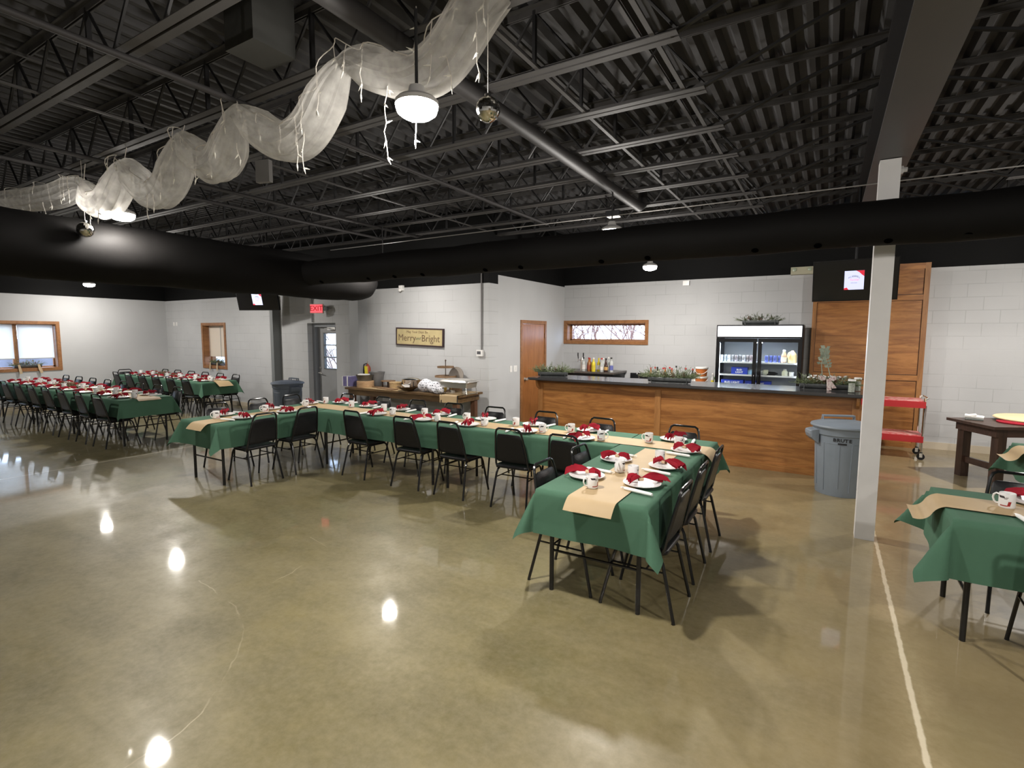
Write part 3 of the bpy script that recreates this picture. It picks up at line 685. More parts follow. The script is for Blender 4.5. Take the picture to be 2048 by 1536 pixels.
# ------------------------------------------------------------ tableware
PL0 = MB().lathe([(0.001, 0.004), (0.075, 0.004), (0.082, 0.0), (0.088, 0.004), (0.133, 0.020), (0.135, 0.024), (0.131, 0.024), (0.092, 0.010), (0.075, 0.0085), (0.001, 0.0085)], 36, cap=False).build('dinner_plate', PLATE, None, True)
MUG0 = MB().lathe([(0.001, 0.004), (0.030, 0.004), (0.033, 0.0), (0.039, 0.005), (0.041, 0.012), (0.041, 0.093), (0.0395, 0.096), (0.038, 0.093), (0.0375, 0.012), (0.030, 0.008), (0.001, 0.008)], 28, cap=False).build('coffee_mug', MUG, None, True)
MB().tube([(0.039, 0, 0.078), (0.055, 0, 0.082), (0.068, 0, 0.070), (0.071, 0, 0.050), (0.064, 0, 0.030), (0.052, 0, 0.020), (0.039, 0, 0.022)], 0.0055, 8).build('handle', PLATE, MUG0, True)
m = MB(); m.loft([[(0.014*math.cos(a)*q, s, 0.012+0.012*math.sin(a)*q) for a in [2*PI*i/12 for i in range(12)]] for s, q in ((-0.11, .8), (-0.09, 1), (0, 1.06), (0.09, 1), (0.105, .85))])
ROLL0 = m.build('cutlery_roll', ROLL, None, True)
m = MB(); m.box((0.0, 0.118, 0.013), (0.012, 0.03, 0.003)); m.box((0.004, 0.113, 0.016), (0.006, 0.03, 0.003)); m.build('cutlery_tips', STEEL, ROLL0)
def napkin(seed, L1, L2, W1, W2, bend):
    rr = random.Random(seed); NS, NW = 30, 22; vs = []; fs = []
    for i in range(NS+1):
        s = -L2+(L1+L2)*i/NS; t = s/L1 if s > 0 else -s/L2
        w = 0.010+((W1 if s > 0 else W2)-0.010)*(t**0.85); fold = min(1, t*3)
        for j in range(NW+1):
            v = -1+2*j/NW
            x = v*w*(1-0.12*t*math.cos(v*3)); y = s+bend*x*x*(6 if s > 0 else -6)+0.012*math.sin(v*7+seed)*t
            z = 0.034+0.024*math.sin(v*8.5+seed)*fold*(0.55+0.45*t)+0.010*math.sin(v*17+seed*2)*t-0.010*t*v*v+0.010*(1-t)+0.034*t*(1-t)*2+0.006*math.sin(s*40+v*2)
            vs.append((x, y, z))
    for i in range(NS):
        for j in range(NW): a = i*(NW+1)+j; fs.append((a, a+1, a+NW+2, a+NW+1))
    m = MB().add(vs, fs); o = m.build('folded_napkin', NAPK, None, True)
    MB().loft([[(0.017*math.cos(a), s, 0.036+0.015*math.sin(a)) for a in [2*PI*i/14 for i in range(14)]] for s in (-0.017, 0.017)], cap=False).build('napkin_ring', RING, o, True)
    return o
NAPS = [napkin(1, 0.15, 0.085, 0.055, 0.035, 1.0), napkin(4, 0.135, 0.10, 0.062, 0.040, -1.5), napkin(8, 0.16, 0.075, 0.048, 0.045, 2.0)]
for o, lab, cat in ((PL0, 'x', 'plate'), (MUG0, 'x', 'mug'), (ROLL0, 'x', 'cutlery'), (NAPS[0], 'x', 'napkin'), (NAPS[1], 'x', 'napkin'), (NAPS[2], 'x', 'napkin')): tag(o, lab, cat)
used = set()
def put(src, loc, rz, label, group):
    if src.name in used: o = copy_tree(src)
    else: used.add(src.name); o = src
    o.location = loc; o.rotation_euler.z = rz; o['label'] = label; o['group'] = group; return o
nseat = [0]
def setting(x, y, face, where, tname, zt=0.769, kinds='pnmr', mugd=None, nap=None):
    """plate centre x,y; face = sitter's direction"""
    a = R(face-90); ca, sa = math.cos(a), math.sin(a)
    def P(lx, ly): return (x+ca*lx-sa*ly, y+sa*lx+ca*ly)
    k = nseat[0]; nseat[0] += 1; rr = random.Random(k*7+3)
    jx, jy = rr.uniform(-.012, .012), rr.uniform(-.012, .012)
    if 'p' in kinds: put(PL0, (*P(jx, jy), zt), 0, 'white round plate, '+where, 'white plates on the '+tname)
    if 'n' in kinds: put(NAPS[k % 3] if nap is None else NAPS[nap], (*P(jx, jy+0.01), zt+0.010), a+PI+R(rr.uniform(-38, 38)), 'red ringed napkin, '+where, 'red napkins on the '+tname)
    if 'm' in kinds:
        mx, my = mugd or (0.15, 0.17)
        put(MUG0, (*P(mx+rr.uniform(-.015, .015), my+rr.uniform(-.02, .02)), zt+0.004), a+R(rr.uniform(-40, 15)), 'white printed mug, '+where, 'white mugs on the '+tname)
    if 'r' in kinds: put(ROLL0, (*P(-0.20+rr.uniform(-.01, .01), rr.uniform(-.03, .03)), zt+0.001), a+R(rr.uniform(-14, 14)), 'white cutlery roll, '+where, 'cutlery rolls on the '+tname)

# ------------------------------------------------------------ folding tables with cloths and kraft runners
def table_base(x0, x1, y0, y1, label, inset=0.14):
    e = empty('folding_table', ((x0+x1)/2, (y0+y1)/2, 0), label, 'table', 'folding tables under green cloths')
    hx, hy = (x1-x0)/2, (y1-y0)/2; along = hx > hy
    MB().bb(-hx+0.012, hx-0.012, -hy+0.012, hy-0.012, 0.72, 0.752).build('tabletop', mat('dark_table_laminate', (0.06, 0.045, 0.035), 0.5), e)
    L, Wd = (hx, hy) if along else (hy, hx)
    for s in (-1, 1):
        for t in (-1, 1):
            u, v = s*(L-0.10), t*(Wd-0.075)
            p = (u, v) if along else (v, u)
            MB().tube([(p[0], p[1], 0.72), (p[0], p[1], 0.0)], 0.0165, 10).build('leg', BLACKM, e, True)
        u = s*(L-0.10); m = MB()
        for z in (0.60, 0.30):
            q = [(u, -Wd+0.075, z), (u, Wd-0.075, z)]
            m.tube([p if along else (p[1], p[0], p[2]) for p in q], 0.010, 6)
        q = [(u, 0, 0.58), (u-s*0.45, 0, 0.72)]; m.tube([p if along else (p[1], p[0], p[2]) for p in q], 0.009, 6)
        m.build('leg_brace', BLACKM, e, True)
    return e
def cloth(name, x0, x1, y0, y1, d, label, group, z=0.765, mask=None, seed=0, flare=0.34):
    """d = drops (left, right, front, back)"""
    dl, dr, df, db = d
    def samples(a, b, da, db_, step):
        s = []
        if da > 0: s += [a-da*(1-k/9) for k in range(9)]
        n = max(2, int((b-a)/step)); s += [a+(b-a)*k/n for k in range(n+1)]
        if db_ > 0: s += [b+db_*(k+1)/9 for k in range(9)]
        return s
    U = samples(x0, x1, dl, dr, 0.05); V = samples(y0, y1, df, db, 0.05)
    rr = random.Random(seed); p1, p2, p3 = [rr.uniform(0, 6) for _ in range(3)]
    vs = []; NV = len(V)
    def hang(a, s):
        w = a*(0.05+0.055*math.sin(s*6.3+p1)+0.03*math.sin(s*14+p2))
        return 0.006*min(1, a/0.02)+max(-0.004, w)
    for u in U:
        for v in V:
            a = max(0, x0-u, u-x1); b = max(0, y0-v, v-y1); sx = -1 if u < x0 else 1; sy = -1 if v < y0 else 1
            if mask: a *= mask('x', sx, v); b *= mask('y', sy, u)
            X = min(max(u, x0), x1); Y = min(max(v, y0), y1)
            if a < 1e-6 and b < 1e-6: vs.append((X, Y, z+0.0012*math.sin(u*9+p1)*math.sin(v*7))); continue
            if b < 1e-6: o = hang(a, v); vs.append((X+sx*o, Y, z-math.sqrt(max(0, a*a-o*o)))); continue
            if a < 1e-6: o = hang(b, u+2); vs.append((X, Y+sy*o, z-math.sqrt(max(0, b*b-o*o)))); continue
            r = math.hypot(a, b); th = math.atan2(b, a); f = math.sin(2*th)
            fl = flare*(f**1.3); pl = 0.09*math.sin(4*th+p3)*f
            ox = r*((0.06)*math.cos(th)+(fl+pl)*math.cos(th)); oy = r*(0.06*math.sin(th)+(fl-pl)*math.sin(th))
            oo = math.hypot(ox, oy); rr_ = r*(1-0.10*f)
            vs.append((X+sx*ox, Y+sy*oy, z-math.sqrt(max(0, rr_*rr_-oo*oo))))
    fs = []
    for i in range(len(U)-1):
        for j in range(NV-1): a = i*NV+j; fs.append((a, a+NV, a+NV+1, a+1))
    o = MB().add(vs, fs).build('tablecloth', CLOTH, None, True, angle=180)
    return tag(o, label, 'tablecloth', group)
def runner(pts, w, label, along='x', z=0.7675):
    """paper strip following (s, z) profile; pts = list of (x, y, z) centreline"""
    vs = []; fs = []; P = [Vector(p) for p in pts]; K = len(P)
    side = Vector((0, 1, 0)) if along == 'x' else Vector((1, 0, 0))
    for p in P:
        for j in range(7): q = p+side*(w*(j/6-0.5)); vs.append((q.x, q.y, q.z+0.0010*math.sin(j*2+p.x*5+p.y*3)))
    for i in range(K-1):
        for j in range(6): a = i*7+j; fs.append((a, a+7, a+8, a+1))
    o = MB().add(vs, fs).build('paper_runner', KRAFT, None, True, angle=180)
    return tag(o, label, 'table runner', 'kraft paper table runners')
def line(p, q, n): p, q = Vector(p), Vector(q); return [p+(q-p)*k/n for k in range(n+1)]
def curl(x, y, z, dx, dy, L=0.17, k0=11.0, k1=13.0, steps=14):
    """paper leaving the table edge heading (dx,dy), bending down then rolling under"""
    out = []; a = 0.0; p = Vector((x, y, z)); d = Vector((dx, dy, 0)); st = L/steps
    for i in range(steps): a -= st*(k0 if i < 6 else k0*0.35 if k0 > 8 else k1); p = p+(d*math.cos(a)+Vector((0, 0, math.sin(a))))*st; out.append(Vector(p))
    return out
def flip(x, y, z, dx, dy):
    out = []; p = Vector((x, y, z)); d = Vector((dx, dy, 0)); st = 0.013
    for i in range(16): a = (-0.3-i*0.13) if i < 7 else (-1.1+(i-7)*0.16); p = p+(d*math.cos(a)+Vector((0, 0, math.sin(a))))*st; out.append(Vector(p))
    return out

LT, FT, LS, FL, RL = 'central long table', 'front short table', 'left short table', 'far left table', 'rear left table'
# -- central U
table_base(-1.70, -0.91, 3.15, 5.54, 'black legged folding table under the front green cloth nearest the camera')
table_base(-3.93, -1.72, 4.76, 5.52, 'black legged folding table under the right half of the central long cloth')
table_base(-6.10, -3.96, 4.76, 5.52, 'black legged folding table under the left half of the central long cloth')
table_base(-6.93, -6.14, 3.38, 5.60, 'black legged folding table under the left short cloth')
TG = 'green tablecloths'
cloth('c', -1.705, -0.905, 3.145, 5.545, (0.30, 0.30, 0.31, 0.30), 'green cloth on the front short table nearest the camera', TG, mask=lambda ax, s, t: (1.0 if (ax == 'y' or s > 0 or t < 4.62) else max(0.004, min(1, (4.72-t)/0.10))), seed=2)
cloth('c', -6.105, -1.715, 4.755, 5.525, (0.02, 0.0, 0.285, 0.285), 'long green cloth on the central table', TG, seed=5)
cloth('c', -6.935, -6.135, 3.375, 5.605, (0.30, 0.30, 0.30, 0.30), 'green cloth on the left short table of the central set', TG, mask=lambda ax, s, t: (1.0 if (ax == 'y' or s < 0 or t < 4.72) else max(0.004, min(1, (4.82-t)/0.10))), seed=9)
runner(curl(-1.27, 3.13, 0.772, 0, -1, 0.135)[::-1]+line((-1.27, 3.15, 0.772), (-1.27, 4.84, 0.768), 14), 0.335, 'kraft paper runner curling over the near end of the front short table', 'y')
runner(line((-6.60, 5.13, 0.7685), (-0.93, 5.06, 0.7695), 30)+curl(-0.93, 5.06, 0.772, 1, 0, 0.17), 0.34, 'long kraft paper runner down the central long table')
runner(curl(-6.42, 3.36, 0.772, 0, -1, 0.135)[::-1]+line((-6.42, 3.38, 0.772), (-6.58, 5.3, 0.768), 14), 0.33, 'kraft paper runner curling over the end of the left short table', 'y')
fr = lambda i: f'{ORD[i]} from the front, '
G1, G2 = 'black chairs round the central tables', 'black chairs at the far left tables'
for i, y in enumerate((3.50, 4.16)):
    chair(-1.575, y, 0, f'black chair, {ORD[i+1]} from the front, on the left side of the {FT}', G1)
for i, y in enumerate((3.46, 4.08, 4.76)):
    chair(-1.0, y, 180, f'black chair, {ORD[i+1]} from the front, on the right side of the {FT}', G1)
for i, x in enumerate((-5.12, -4.26, -3.575, -2.805, -2.16)):
    chair(x, 4.79, 90, f'black chair, {ORD[i+1]} from left, its back to the camera at the {LT}', G1)
FX = (-6.68, -5.87, -5.15, -4.47, -3.77, -3.01, -2.22, -1.27)
for i, x in enumerate(FX):
    chair(x, 5.56 if i < 6 else 5.45, -90, f'black chair, {ORD[i+1]} from left, on the far side of the {LT}', G1)
for i, y in enumerate((3.83, 4.45)):
    chair(-6.13, y, 180, f'black chair, {ORD[i+1]} from the front, on the right side of the {LS}', G1)
for i, y in enumerate((4.02, 4.64, 5.22)):
    chair(-7.03, y, 0, f'black chair, {ORD[i+1]} from the front, on the left side of the {LS}', G1)
for i, (x, y) in enumerate(((-1.51, 3.59), (-1.50, 4.22))):
    setting(x, y, 0, f'{ORD[i+1]} from front, left side of the {FT}', FT, mugd=(0.235 if i == 0 else 0.36, 0.14), nap=(0, 1)[i])
for i, (x, y) in enumerate(((-1.08, 3.61), (-1.07, 4.20), (-1.08, 4.90))):
    setting(x, y, 180, f'{ORD[i+1]} from front, right side of the {FT}', FT, mugd=(0.15, 0.11), nap=(2, 0, 1)[i])
for i, (x, y) in enumerate(((-5.11, 4.94), (-4.27, 4.93), (-3.60, 4.94), (-2.80, 4.93), (-2.11, 4.91))):
    setting(x, y, 90, f'{ORD[i+1]} from left, near row of the {LT}', LT, mugd=(0.18, 0.06) if i else (0.2, 0.1))
for i, (x, y) in enumerate(((-6.45, 5.50), (-5.78, 5.42), (-5.12, 5.40), (-4.37, 5.38), (-3.64, 5.37), (-2.95, 5.37), (-2.23, 5.36), (-1.30, 5.36))):
    setting(x, y, -90, f'{ORD[i+1]} from left, far row of the {LT}', LT, mugd=(0.15, 0.17) if i < 7 else (0.17, 0.24))
for i, y in enumerate((3.81, 4.43)):
    setting(-6.30, y, 180, f'{ORD[i+1]} from front, right side of the {LS}', LS, kinds='pnr')
for i, y in enumerate((3.83, 4.50, 5.16)):
    setting(-6.76, y, 0, f'{ORD[i+1]} from front, left side of the {LS}', LS, mugd=(0.22, 0.20))

# -- far left table and rear left table
def longset(x1, xe, y0, y1, tname, seed, nn, sp, xoff, farx, far_n):
    w = (x1-xe)/3
    for k in range(3):
        b = x1-w*k
        table_base(b-w+0.01, b-0.01, y0, y1, f'black legged folding table under the {tname} cloth, {ORD[k+1]} from its near end')
    cloth('c', xe, x1, y0, y1, (0.29, 0.29, 0.28, 0.28), f'green cloth on the {tname}', TG, seed=seed)
    ym = (y0+y1)/2
    return ym
ym = longset(-9.62, -15.5, 3.78, 4.57, FL, 12, 9, 0.7, 0, 0, 9)
runner(line((-15.4, ym+0.02, 0.7685), (-9.64, ym+0.02, 0.7695), 20)+curl(-9.64, ym+0.02, 0.772, 1, 0, 0.09), 0.34, 'kraft paper runner down the far left table')
for i in range(8):
    x = -9.95-0.70*i
    chair(x, 3.84, 90, f'black chair, {ORD[8-i]} from left, on the near side of the {FL}', G2)
    setting(x-0.02, 3.96, 90, f'{ORD[8-i]} from left, near row of the {FL}', FL, mugd=(0.2, 0.09))
    chair(x-0.1, 4.61, -90, f'black chair, {ORD[8-i]} from left, on the far side of the {FL}', G2)
    setting(x-0.12, 4.40, -90, f'{ORD[8-i]} from left, far row of the {FL}', FL, mugd=(0.16, 0.14))
ym = longset(-11.66, -15.75, 6.15, 6.93, RL, 17, 6, 0.7, 0, 0, 7)
runner(line((-15.7, ym+0.03, 0.7685), (-11.68, ym+0.03, 0.7695), 16)+curl(-11.68, ym+0.03, 0.772, 1, 0, 0.26, 4, 1.0), 0.32, 'kraft paper runner hanging over the near end of the rear left table')
for i in range(6):
    x = -11.95-0.66*i
    chair(x, 6.20, 90, f'black chair, {ORD[6-i]} from left, on the near side of the {RL}', G2)
    setting(x+0.02, 6.33, 90, f'{ORD[6-i]} from left, near row of the {RL}', RL, mugd=(0.18, 0.09))
    chair(x-0.05, 6.87, -90, f'black chair, {ORD[6-i]} from left, on the far side of the {RL}', G2)
    setting(x-0.05, 6.75, -90, f'{ORD[6-i]} from left, far row of the {RL}', RL, mugd=(0.16, 0.14))
chair(-15.85, 6.5, 0, 'black chair at the far end of the rear left table by the left wall', G2)
# -- right edge tables
RT = 'right edge table'
table_base(0.70, 3.05, 3.92, 4.70, 'black legged folding table under the right edge green cloth')
cloth('c', 0.695, 3.055, 3.915, 4.705, (0.33, 0.33, 0.36, 0.32), 'green cloth with deep corner folds on the right edge table', TG, seed=23, flare=0.42)
runner(flip(0.70, 4.32, 0.775, -1, 0)[::-1]+line((0.70, 4.32, 0.775), (3.0, 4.30, 0.768), 12), 0.33, 'kraft paper runner with a curled end on the right edge table')
for i, x in enumerate((1.22, 1.95, 2.65)):
    if i == 0:
        chair(x, 4.74, -90, 'black chair on the far side of the right edge table', G1)
        setting(x+0.0, 4.53, -90, 'far row of the right edge table', RT, mugd=(0.21, 0.20))
    if i == 0:
        chair(x+0.03, 3.90, 90, 'black chair tucked under the near side of the right edge table', G1)
        setting(x+0.02, 4.08, 90, 'near row of the right edge table', RT, kinds='r')
table_base(1.68, 4.0, 6.35, 7.13, 'black legged folding table under the green cloth beyond the right edge table')
cloth('c', 1.675, 4.005, 6.345, 7.135, (0.30, 0.30, 0.30, 0.30), 'green cloth on the table beside the dark farmhouse table', TG, seed=29)
runner(flip(1.68, 6.76, 0.775, -1, 0)[::-1]+line((1.68, 6.76, 0.775), (4.0, 6.76, 0.768), 12), 0.33, 'kraft paper runner with a curled end beside the dark farmhouse table')
table_base(0.80, 3.1, 1.45, 2.18, 'folding table under the green cloth corner at the bottom right')
cloth('c', 0.795, 3.105, 1.445, 2.185, (0.31, 0.31, 0.30, 0.31), 'green cloth whose corner shows at the bottom right', TG, seed=31)

# ------------------------------------------------------------ bins
def bin_(x, y, m_, label, rz, text=False):
    e = empty('trash_can', (x, y, 0), label, 'trash can', 'grey wheeled style trash cans', rz)
    H = 0.80
    prof = [(0.001, 0.0), (0.245, 0.0), (0.25, 0.012), (0.283, H-0.10), (0.300, H-0.09), (0.305, H-0.02), (0.315, H-0.005), (0.305, H), (0.285, H-0.01), (0.24, 0.03), (0.001, 0.03)]
    b = MB().lathe(prof, 40, cap=False)
    b.build('body', m_, e, True)
    for k in range(6):
        a = 2*PI*(k+0.5)/6+0.3; m = MB(); P = []
        for (s, z) in ((-0.24, 0.60), (-0.24, 0.08), (0.24, 0.08), (0.24, 0.60)): pass
        pts = []
        for z in [0.62-0.06*j for j in range(10)]: pts.append((a-0.30, z))
        for j in range(7): pass
        top = [(a-0.30+0.60*j/8, 0.62) for j in range(9)]
        path = [(a-0.30, 0.06)]+[(a-0.30, 0.10+0.13*j) for j in range(4)]+top+[(a+0.30, 0.49-0.13*j) for j in range(4)]
        m.tube([((0.252+0.041*z)*math.cos(t)*1.005, (0.252+0.041*z)*math.sin(t)*1.005, z) for t, z in path], 0.0045, 5)
        m.build('body_rib', m_, e, True)
    for s in (0, PI):
        m = MB(); rings = []
        for t, w, z0, z1, o in ((0, .10, .60, .76, 0.285), (1, .10, .62, .755, 0.32), (2, .095, .66, .745, 0.36), (3, .085, .70, .735, 0.375)):
            rings.append([(o, -w, z0), (o, w, z0), (o, w, z1), (o, -w, z1)])
        m.loft(rings); m.xf(Matrix.Rotation(s, 4, 'Z')); m.build('grip_handle', m_, e)
    l = MB().lathe([(0.001, H+0.06), (0.16, H+0.058), (0.25, H+0.045), (0.30, H+0.028), (0.328, H+0.018), (0.334, H+0.004), (0.330, H-0.008), (0.318, H-0.006)], 40, cap=False).build('lid', m_, e, True)
    m = MB(); m.tube([(-0.17, 0.12, H+0.05), (-0.17, 0.12, H+0.095), (0.17, 0.12, H+0.095), (0.17, 0.12, H+0.05)], 0.011, 6); m.tube([(-0.17, 0.16, H+0.05), (-0.17, 0.16, H+0.095), (0.17, 0.16, H+0.095), (0.17, 0.16, H+0.05)], 0.011, 6); m.box((0, 0.14, H+0.09), (0.34, 0.05, 0.012)); m.build('lid_handle', m_, l)
    return e
tc = bin_(0.21, 7.15, GREYP, 'light grey lidded trash can standing at the bar end beside the column', R(20))
# lettering wraps the curved front: each letter set on the wall of the can
BT = mat('black_lettering', (0.01, 0.01, 0.012), 0.5)
tx, ty = 0.21, 7.15; aim = math.atan2(-ty, -tx)
lt = empty('lettering', (0, 0, 0), None, None); lt.parent = tc
for k, chh in enumerate('BRUTE'):
    a = aim-R(20)+(k-2.0)*0.135+0.02; r = 0.287
    text_obj('letter', chh, 0.052, BT, lt, (r*math.cos(a), r*math.sin(a), 0.665), (R(90), 0, a+PI/2), 0.0008, sx=1.1, bold=0.0015)
m = MB()
for k in range(3): a = aim-R(20)+(k-1)*0.10+0.02; r = 0.285; m.box((r*math.cos(a), r*math.sin(a), 0.625), (0.004, 0.030, 0.018), a)
m.build('maker_plate', BT, tc)
bin_(-9.72, 6.88, GREYP2, 'dark grey lidded trash can beside the exit door', R(-10))

# ------------------------------------------------------------ bar
bar = empty('bar_counter', (0, 7.83, 0), 'long oak panelled bar counter with a dark laminate top', 'bar counter')
x0, x1 = -4.20, 0.40; H = 1.08
MB().bb(x0, x1, 0.0, 0.10, 0, H).build('front_panel', OAK, bar)
MB().bb(x0-0.0, x0+0.02, 0.10, 0.50, 0, H).build('side_panel', OAKV, bar)
MB().bb(x1-0.02, x1, 0.10, 0.50, 0, H).build('side_panel', OAKV, bar)
for x in (x0+0.04, -2.15, x1-0.04): MB().bb(x-0.045, x+0.045, -0.018, 0, 0.0, H).build('batten', OAKV, bar)
MB().bb(x0, x1, -0.022, 0, 0, 0.095).build('base_trim', OAK, bar)
MB().bb(x0, x1, -0.02, 0, H-0.06, H).build('top_rail', OAK, bar)
MB().bb(x0-0.10, x1+0.12, -0.17, 0.62, H, H+0.012).bb(x0-0.115, x1+0.135, -0.185, 0.635, H+0.012, H+0.045).build('bar_top', LAMIN, bar)
for x in (x0+0.02, x1-0.03):
    m = MB(); ring = [(0, -0.13, H), (0, -0.018, H), (0, -0.018, H-0.15)]+[(0, -0.018-0.112*math.sin(R(t))**1.0, H-0.15*math.cos(R(t))) for t in (20, 45, 70)]
    m.loft([[(x-0.018, p[1], p[2]) for p in ring], [(x+0.018, p[1], p[2]) for p in ring]]); m.build('bracket', OAKV, bar)
BT_Z = H+0.045

# greenery
def pine_bits(seed, L, W_, H_, n, spike=0.10, up=0.6):
    rr = random.Random(seed); m = MB()
    for i in range(n):
        c = Vector((rr.uniform(-L/2, L/2), rr.uniform(-W_/2, W_/2), 0)); d = Vector((c.x/L*1.6+rr.uniform(-.6, .6), rr.uniform(-.8, .8), rr.uniform(0.1, 1)*up)).normalized(); ln = rr.uniform(.6, 1.3)*spike
        m.tube([c, c+d*ln], [0.003, 0.001], 3, False)
        for k in range(12):
            p = c+d*ln*(k+1)/12; q = (d*0.8+Vector((rr.uniform(-1, 1), rr.uniform(-1, 1), rr.uniform(-.7, 1)))).normalized()*rr.uniform(.025, .045); w = q.orthogonal().normalized()*0.0034
            m.add([p-w, p+w, p+q], [(0, 1, 2)])
    return m
def leaf_bits(seed, L, W_, n, size, H_=0.12):
    rr = random.Random(seed); m = MB()
    for i in range(n):
        c = Vector((rr.uniform(-L/2, L/2), rr.uniform(-W_/2, W_/2), rr.uniform(0, H_))); d = Vector((rr.uniform(-1, 1), rr.uniform(-1, 1), rr.uniform(-.2, 1))).normalized(); s = size*rr.uniform(.6, 1.2); w = d.cross(Vector((rr.uniform(-1, 1), rr.uniform(-1, 1), 1))).normalized()*s*0.33
        m.add([c, c+d*s*0.5+w, c+d*s, c+d*s*0.5-w], [(0, 1, 2, 3)])
    return m
def cones(seed, L, W_, n, r=0.03):
    rr = random.Random(seed); out = []
    for i in range(n):
        m = MB(); c = (rr.uniform(-L/2, L/2), rr.uniform(-W_/2, W_/2), rr.uniform(0.0, 0.03))
        for k in range(6): m.lathe([(r*(1-k*0.14), c[2]+k*r*0.34), (r*(1-k*0.14)*0.55, c[2]+k*r*0.34+r*0.25)], 9, (c[0], c[1], 0))
        out.append(m)
    return out
def trough(x, y, z, L, rz, label, seed, pine=70, leaf=40, ncone=3, leafm=None, spike=0.12, group='metal trough planters', bow=False):
    e = empty('trough_planter', (x, y, z), label, 'planter', group, rz); m = MB(); r = 0.07
    pr = [(r*math.cos(R(t)), 0.078+r*math.sin(R(t))) for t in range(180, 361, 15)]; pi = [(0.9*p[0], p[1]+0.006) for p in pr[::-1]]
    ring = pr+pi
    m.loft([[(-L/2, a, b) for a, b in ring], [(L/2, a, b) for a, b in ring]])
    for s in (-1, 1): m.loft([[(s*L/2-0.002, a, b) for a, b in pr], [(s*L/2+0.002, a, b) for a, b in pr]])
    m.build('trough', GALV, e)
    m = MB()
    for s in (-1, 1): m.tube([(s*L*0.42, -0.075, 0.085), (s*L*0.42, -0.06, 0.004), (s*L*0.42, 0.06, 0.004), (s*L*0.42, 0.075, 0.085)], 0.006, 5)
    for q in (-0.06, 0.06): m.tube([(-L*0.42, q, 0.006), (L*0.42, q, 0.006)], 0.006, 5)
    m.build('stand', GALV, e)
    m = pine_bits(seed, L*1.05, 0.10, 0.1, pine, spike); m.xf(Matrix.Translation((0, 0, 0.075))); m.build('pine_sprigs', PINE, e)['kind'] = 'stuff'
    if leaf: m = leaf_bits(seed+1, L*0.9, 0.1, leaf, 0.05, 0.10); m.xf(Matrix.Translation((0, 0, 0.08))); m.build('leaves', leafm or PINED, e)['kind'] = 'stuff'
    for q in cones(seed+2, L*0.7, 0.06, ncone): q.xf(Matrix.Translation((0, -0.02, 0.085))); q.build('pine_cone', CONE, e)
    if bow:
        BOW = mat('plaid_ribbon', (0.33, 0.20, 0.20), 0.35, var=0.5, scale=60, col2=(0.62, 0.56, 0.52))
        m = MB()
        for s in (-1, 1):
            m.loft([[(0+s*0.02, -0.09, 0.14), (0+s*0.02, -0.095, 0.14), (0+s*0.02, -0.095, 0.17), (0+s*0.02, -0.09, 0.17)], [(s*0.07, -0.10, 0.13), (s*0.07, -0.11, 0.13), (s*0.07, -0.11, 0.20), (s*0.07, -0.10, 0.20)], [(s*0.10, -0.09, 0.15), (s*0.10, -0.10, 0.15), (s*0.10, -0.10, 0.19), (s*0.10, -0.09, 0.19)]])
        m.loft([[(0.0, -0.10, 0.15), (0.03, -0.10, 0.15), (0.03, -0.105, 0.155), (0, -0.105, 0.155)], [(0.06, -0.10, 0.03), (0.11, -0.10, 0.04), (0.11, -0.105, 0.04), (0.06, -0.105, 0.03)]])
        m.loft([[(-0.01, -0.10, 0.15), (0.02, -0.10, 0.15), (0.02, -0.105, 0.155), (-0.01, -0.105, 0.155)], [(0.0, -0.11, 0.0), (0.055, -0.11, 0.01), (0.055, -0.115, 0.01), (0.0, -0.115, 0.0)]])
        m.build('ribbon_bow', BOW, e)
        m = MB(); rr = random.Random(5)
        for k in range(70): m.sphere((rr.uniform(-.22, .22), rr.uniform(-.05, .05), 0.15+rr.uniform(0, .04)), rr.uniform(.006, .013), 5, 4)
        m.build('silver_berries', mat('silver_berry', (0.7, 0.7, 0.68), 0.25, 0.5), e)['kind'] = 'stuff'
    return e
trough(-4.02, 8.0, BT_Z, 0.50, R(20), 'metal trough of pine sprigs at the left end of the bar', 3, 150, 40, 3, spike=0.15)
trough(-2.02, 7.95, BT_Z, 0.62, R(3), 'long metal trough of pine and cones in the middle of the bar', 8, 200, 60, 6, spike=0.17)
t3 = trough(0.02, 8.08, BT_Z, 0.62, R(4), 'metal trough with plaid bow and silver berries near the column', 14, 170, 70, 5, bow=True)
m = MB(); rr = random.Random(4)
for s, P in enumerate((((0.0, 0, .10), (-.02, 0, .3), (0.01, 0, .42), (0.02, 0, .5)), ((0.10, 0, .08), (.06, 0, .25), (.03, 0, .36), (0.0, 0, .46)))):
    P = [Vector(p) for p in P]; m.tube(P, [0.006, 0.006, 0.005, 0.003], 5)
    for k in range(10):
        t = k/9; i = min(2, int(t*3)); p = P[i].lerp(P[i+1], t*3-i); 
        for sd in (-1, 1):
            if t < 0.25: continue
            d = Vector((sd*0.9, rr.uniform(-.5, .5), rr.uniform(.2, .9))).normalized(); s_ = rr.uniform(.05, .085); w = d.cross(Vector((0, 1, 0.3))).normalized()*s_*0.36
            m.add([p, p+d*s_*.5+w, p+d*s_, p+d*s_*.5-w], [(0, 1, 2, 3)])
m.build('eucalyptus_sprig', mat('eucalyptus', (0.26, 0.30, 0.23), 0.6, var=0.2, scale=20), t3).location = (-0.05, 0.02, 0.05)
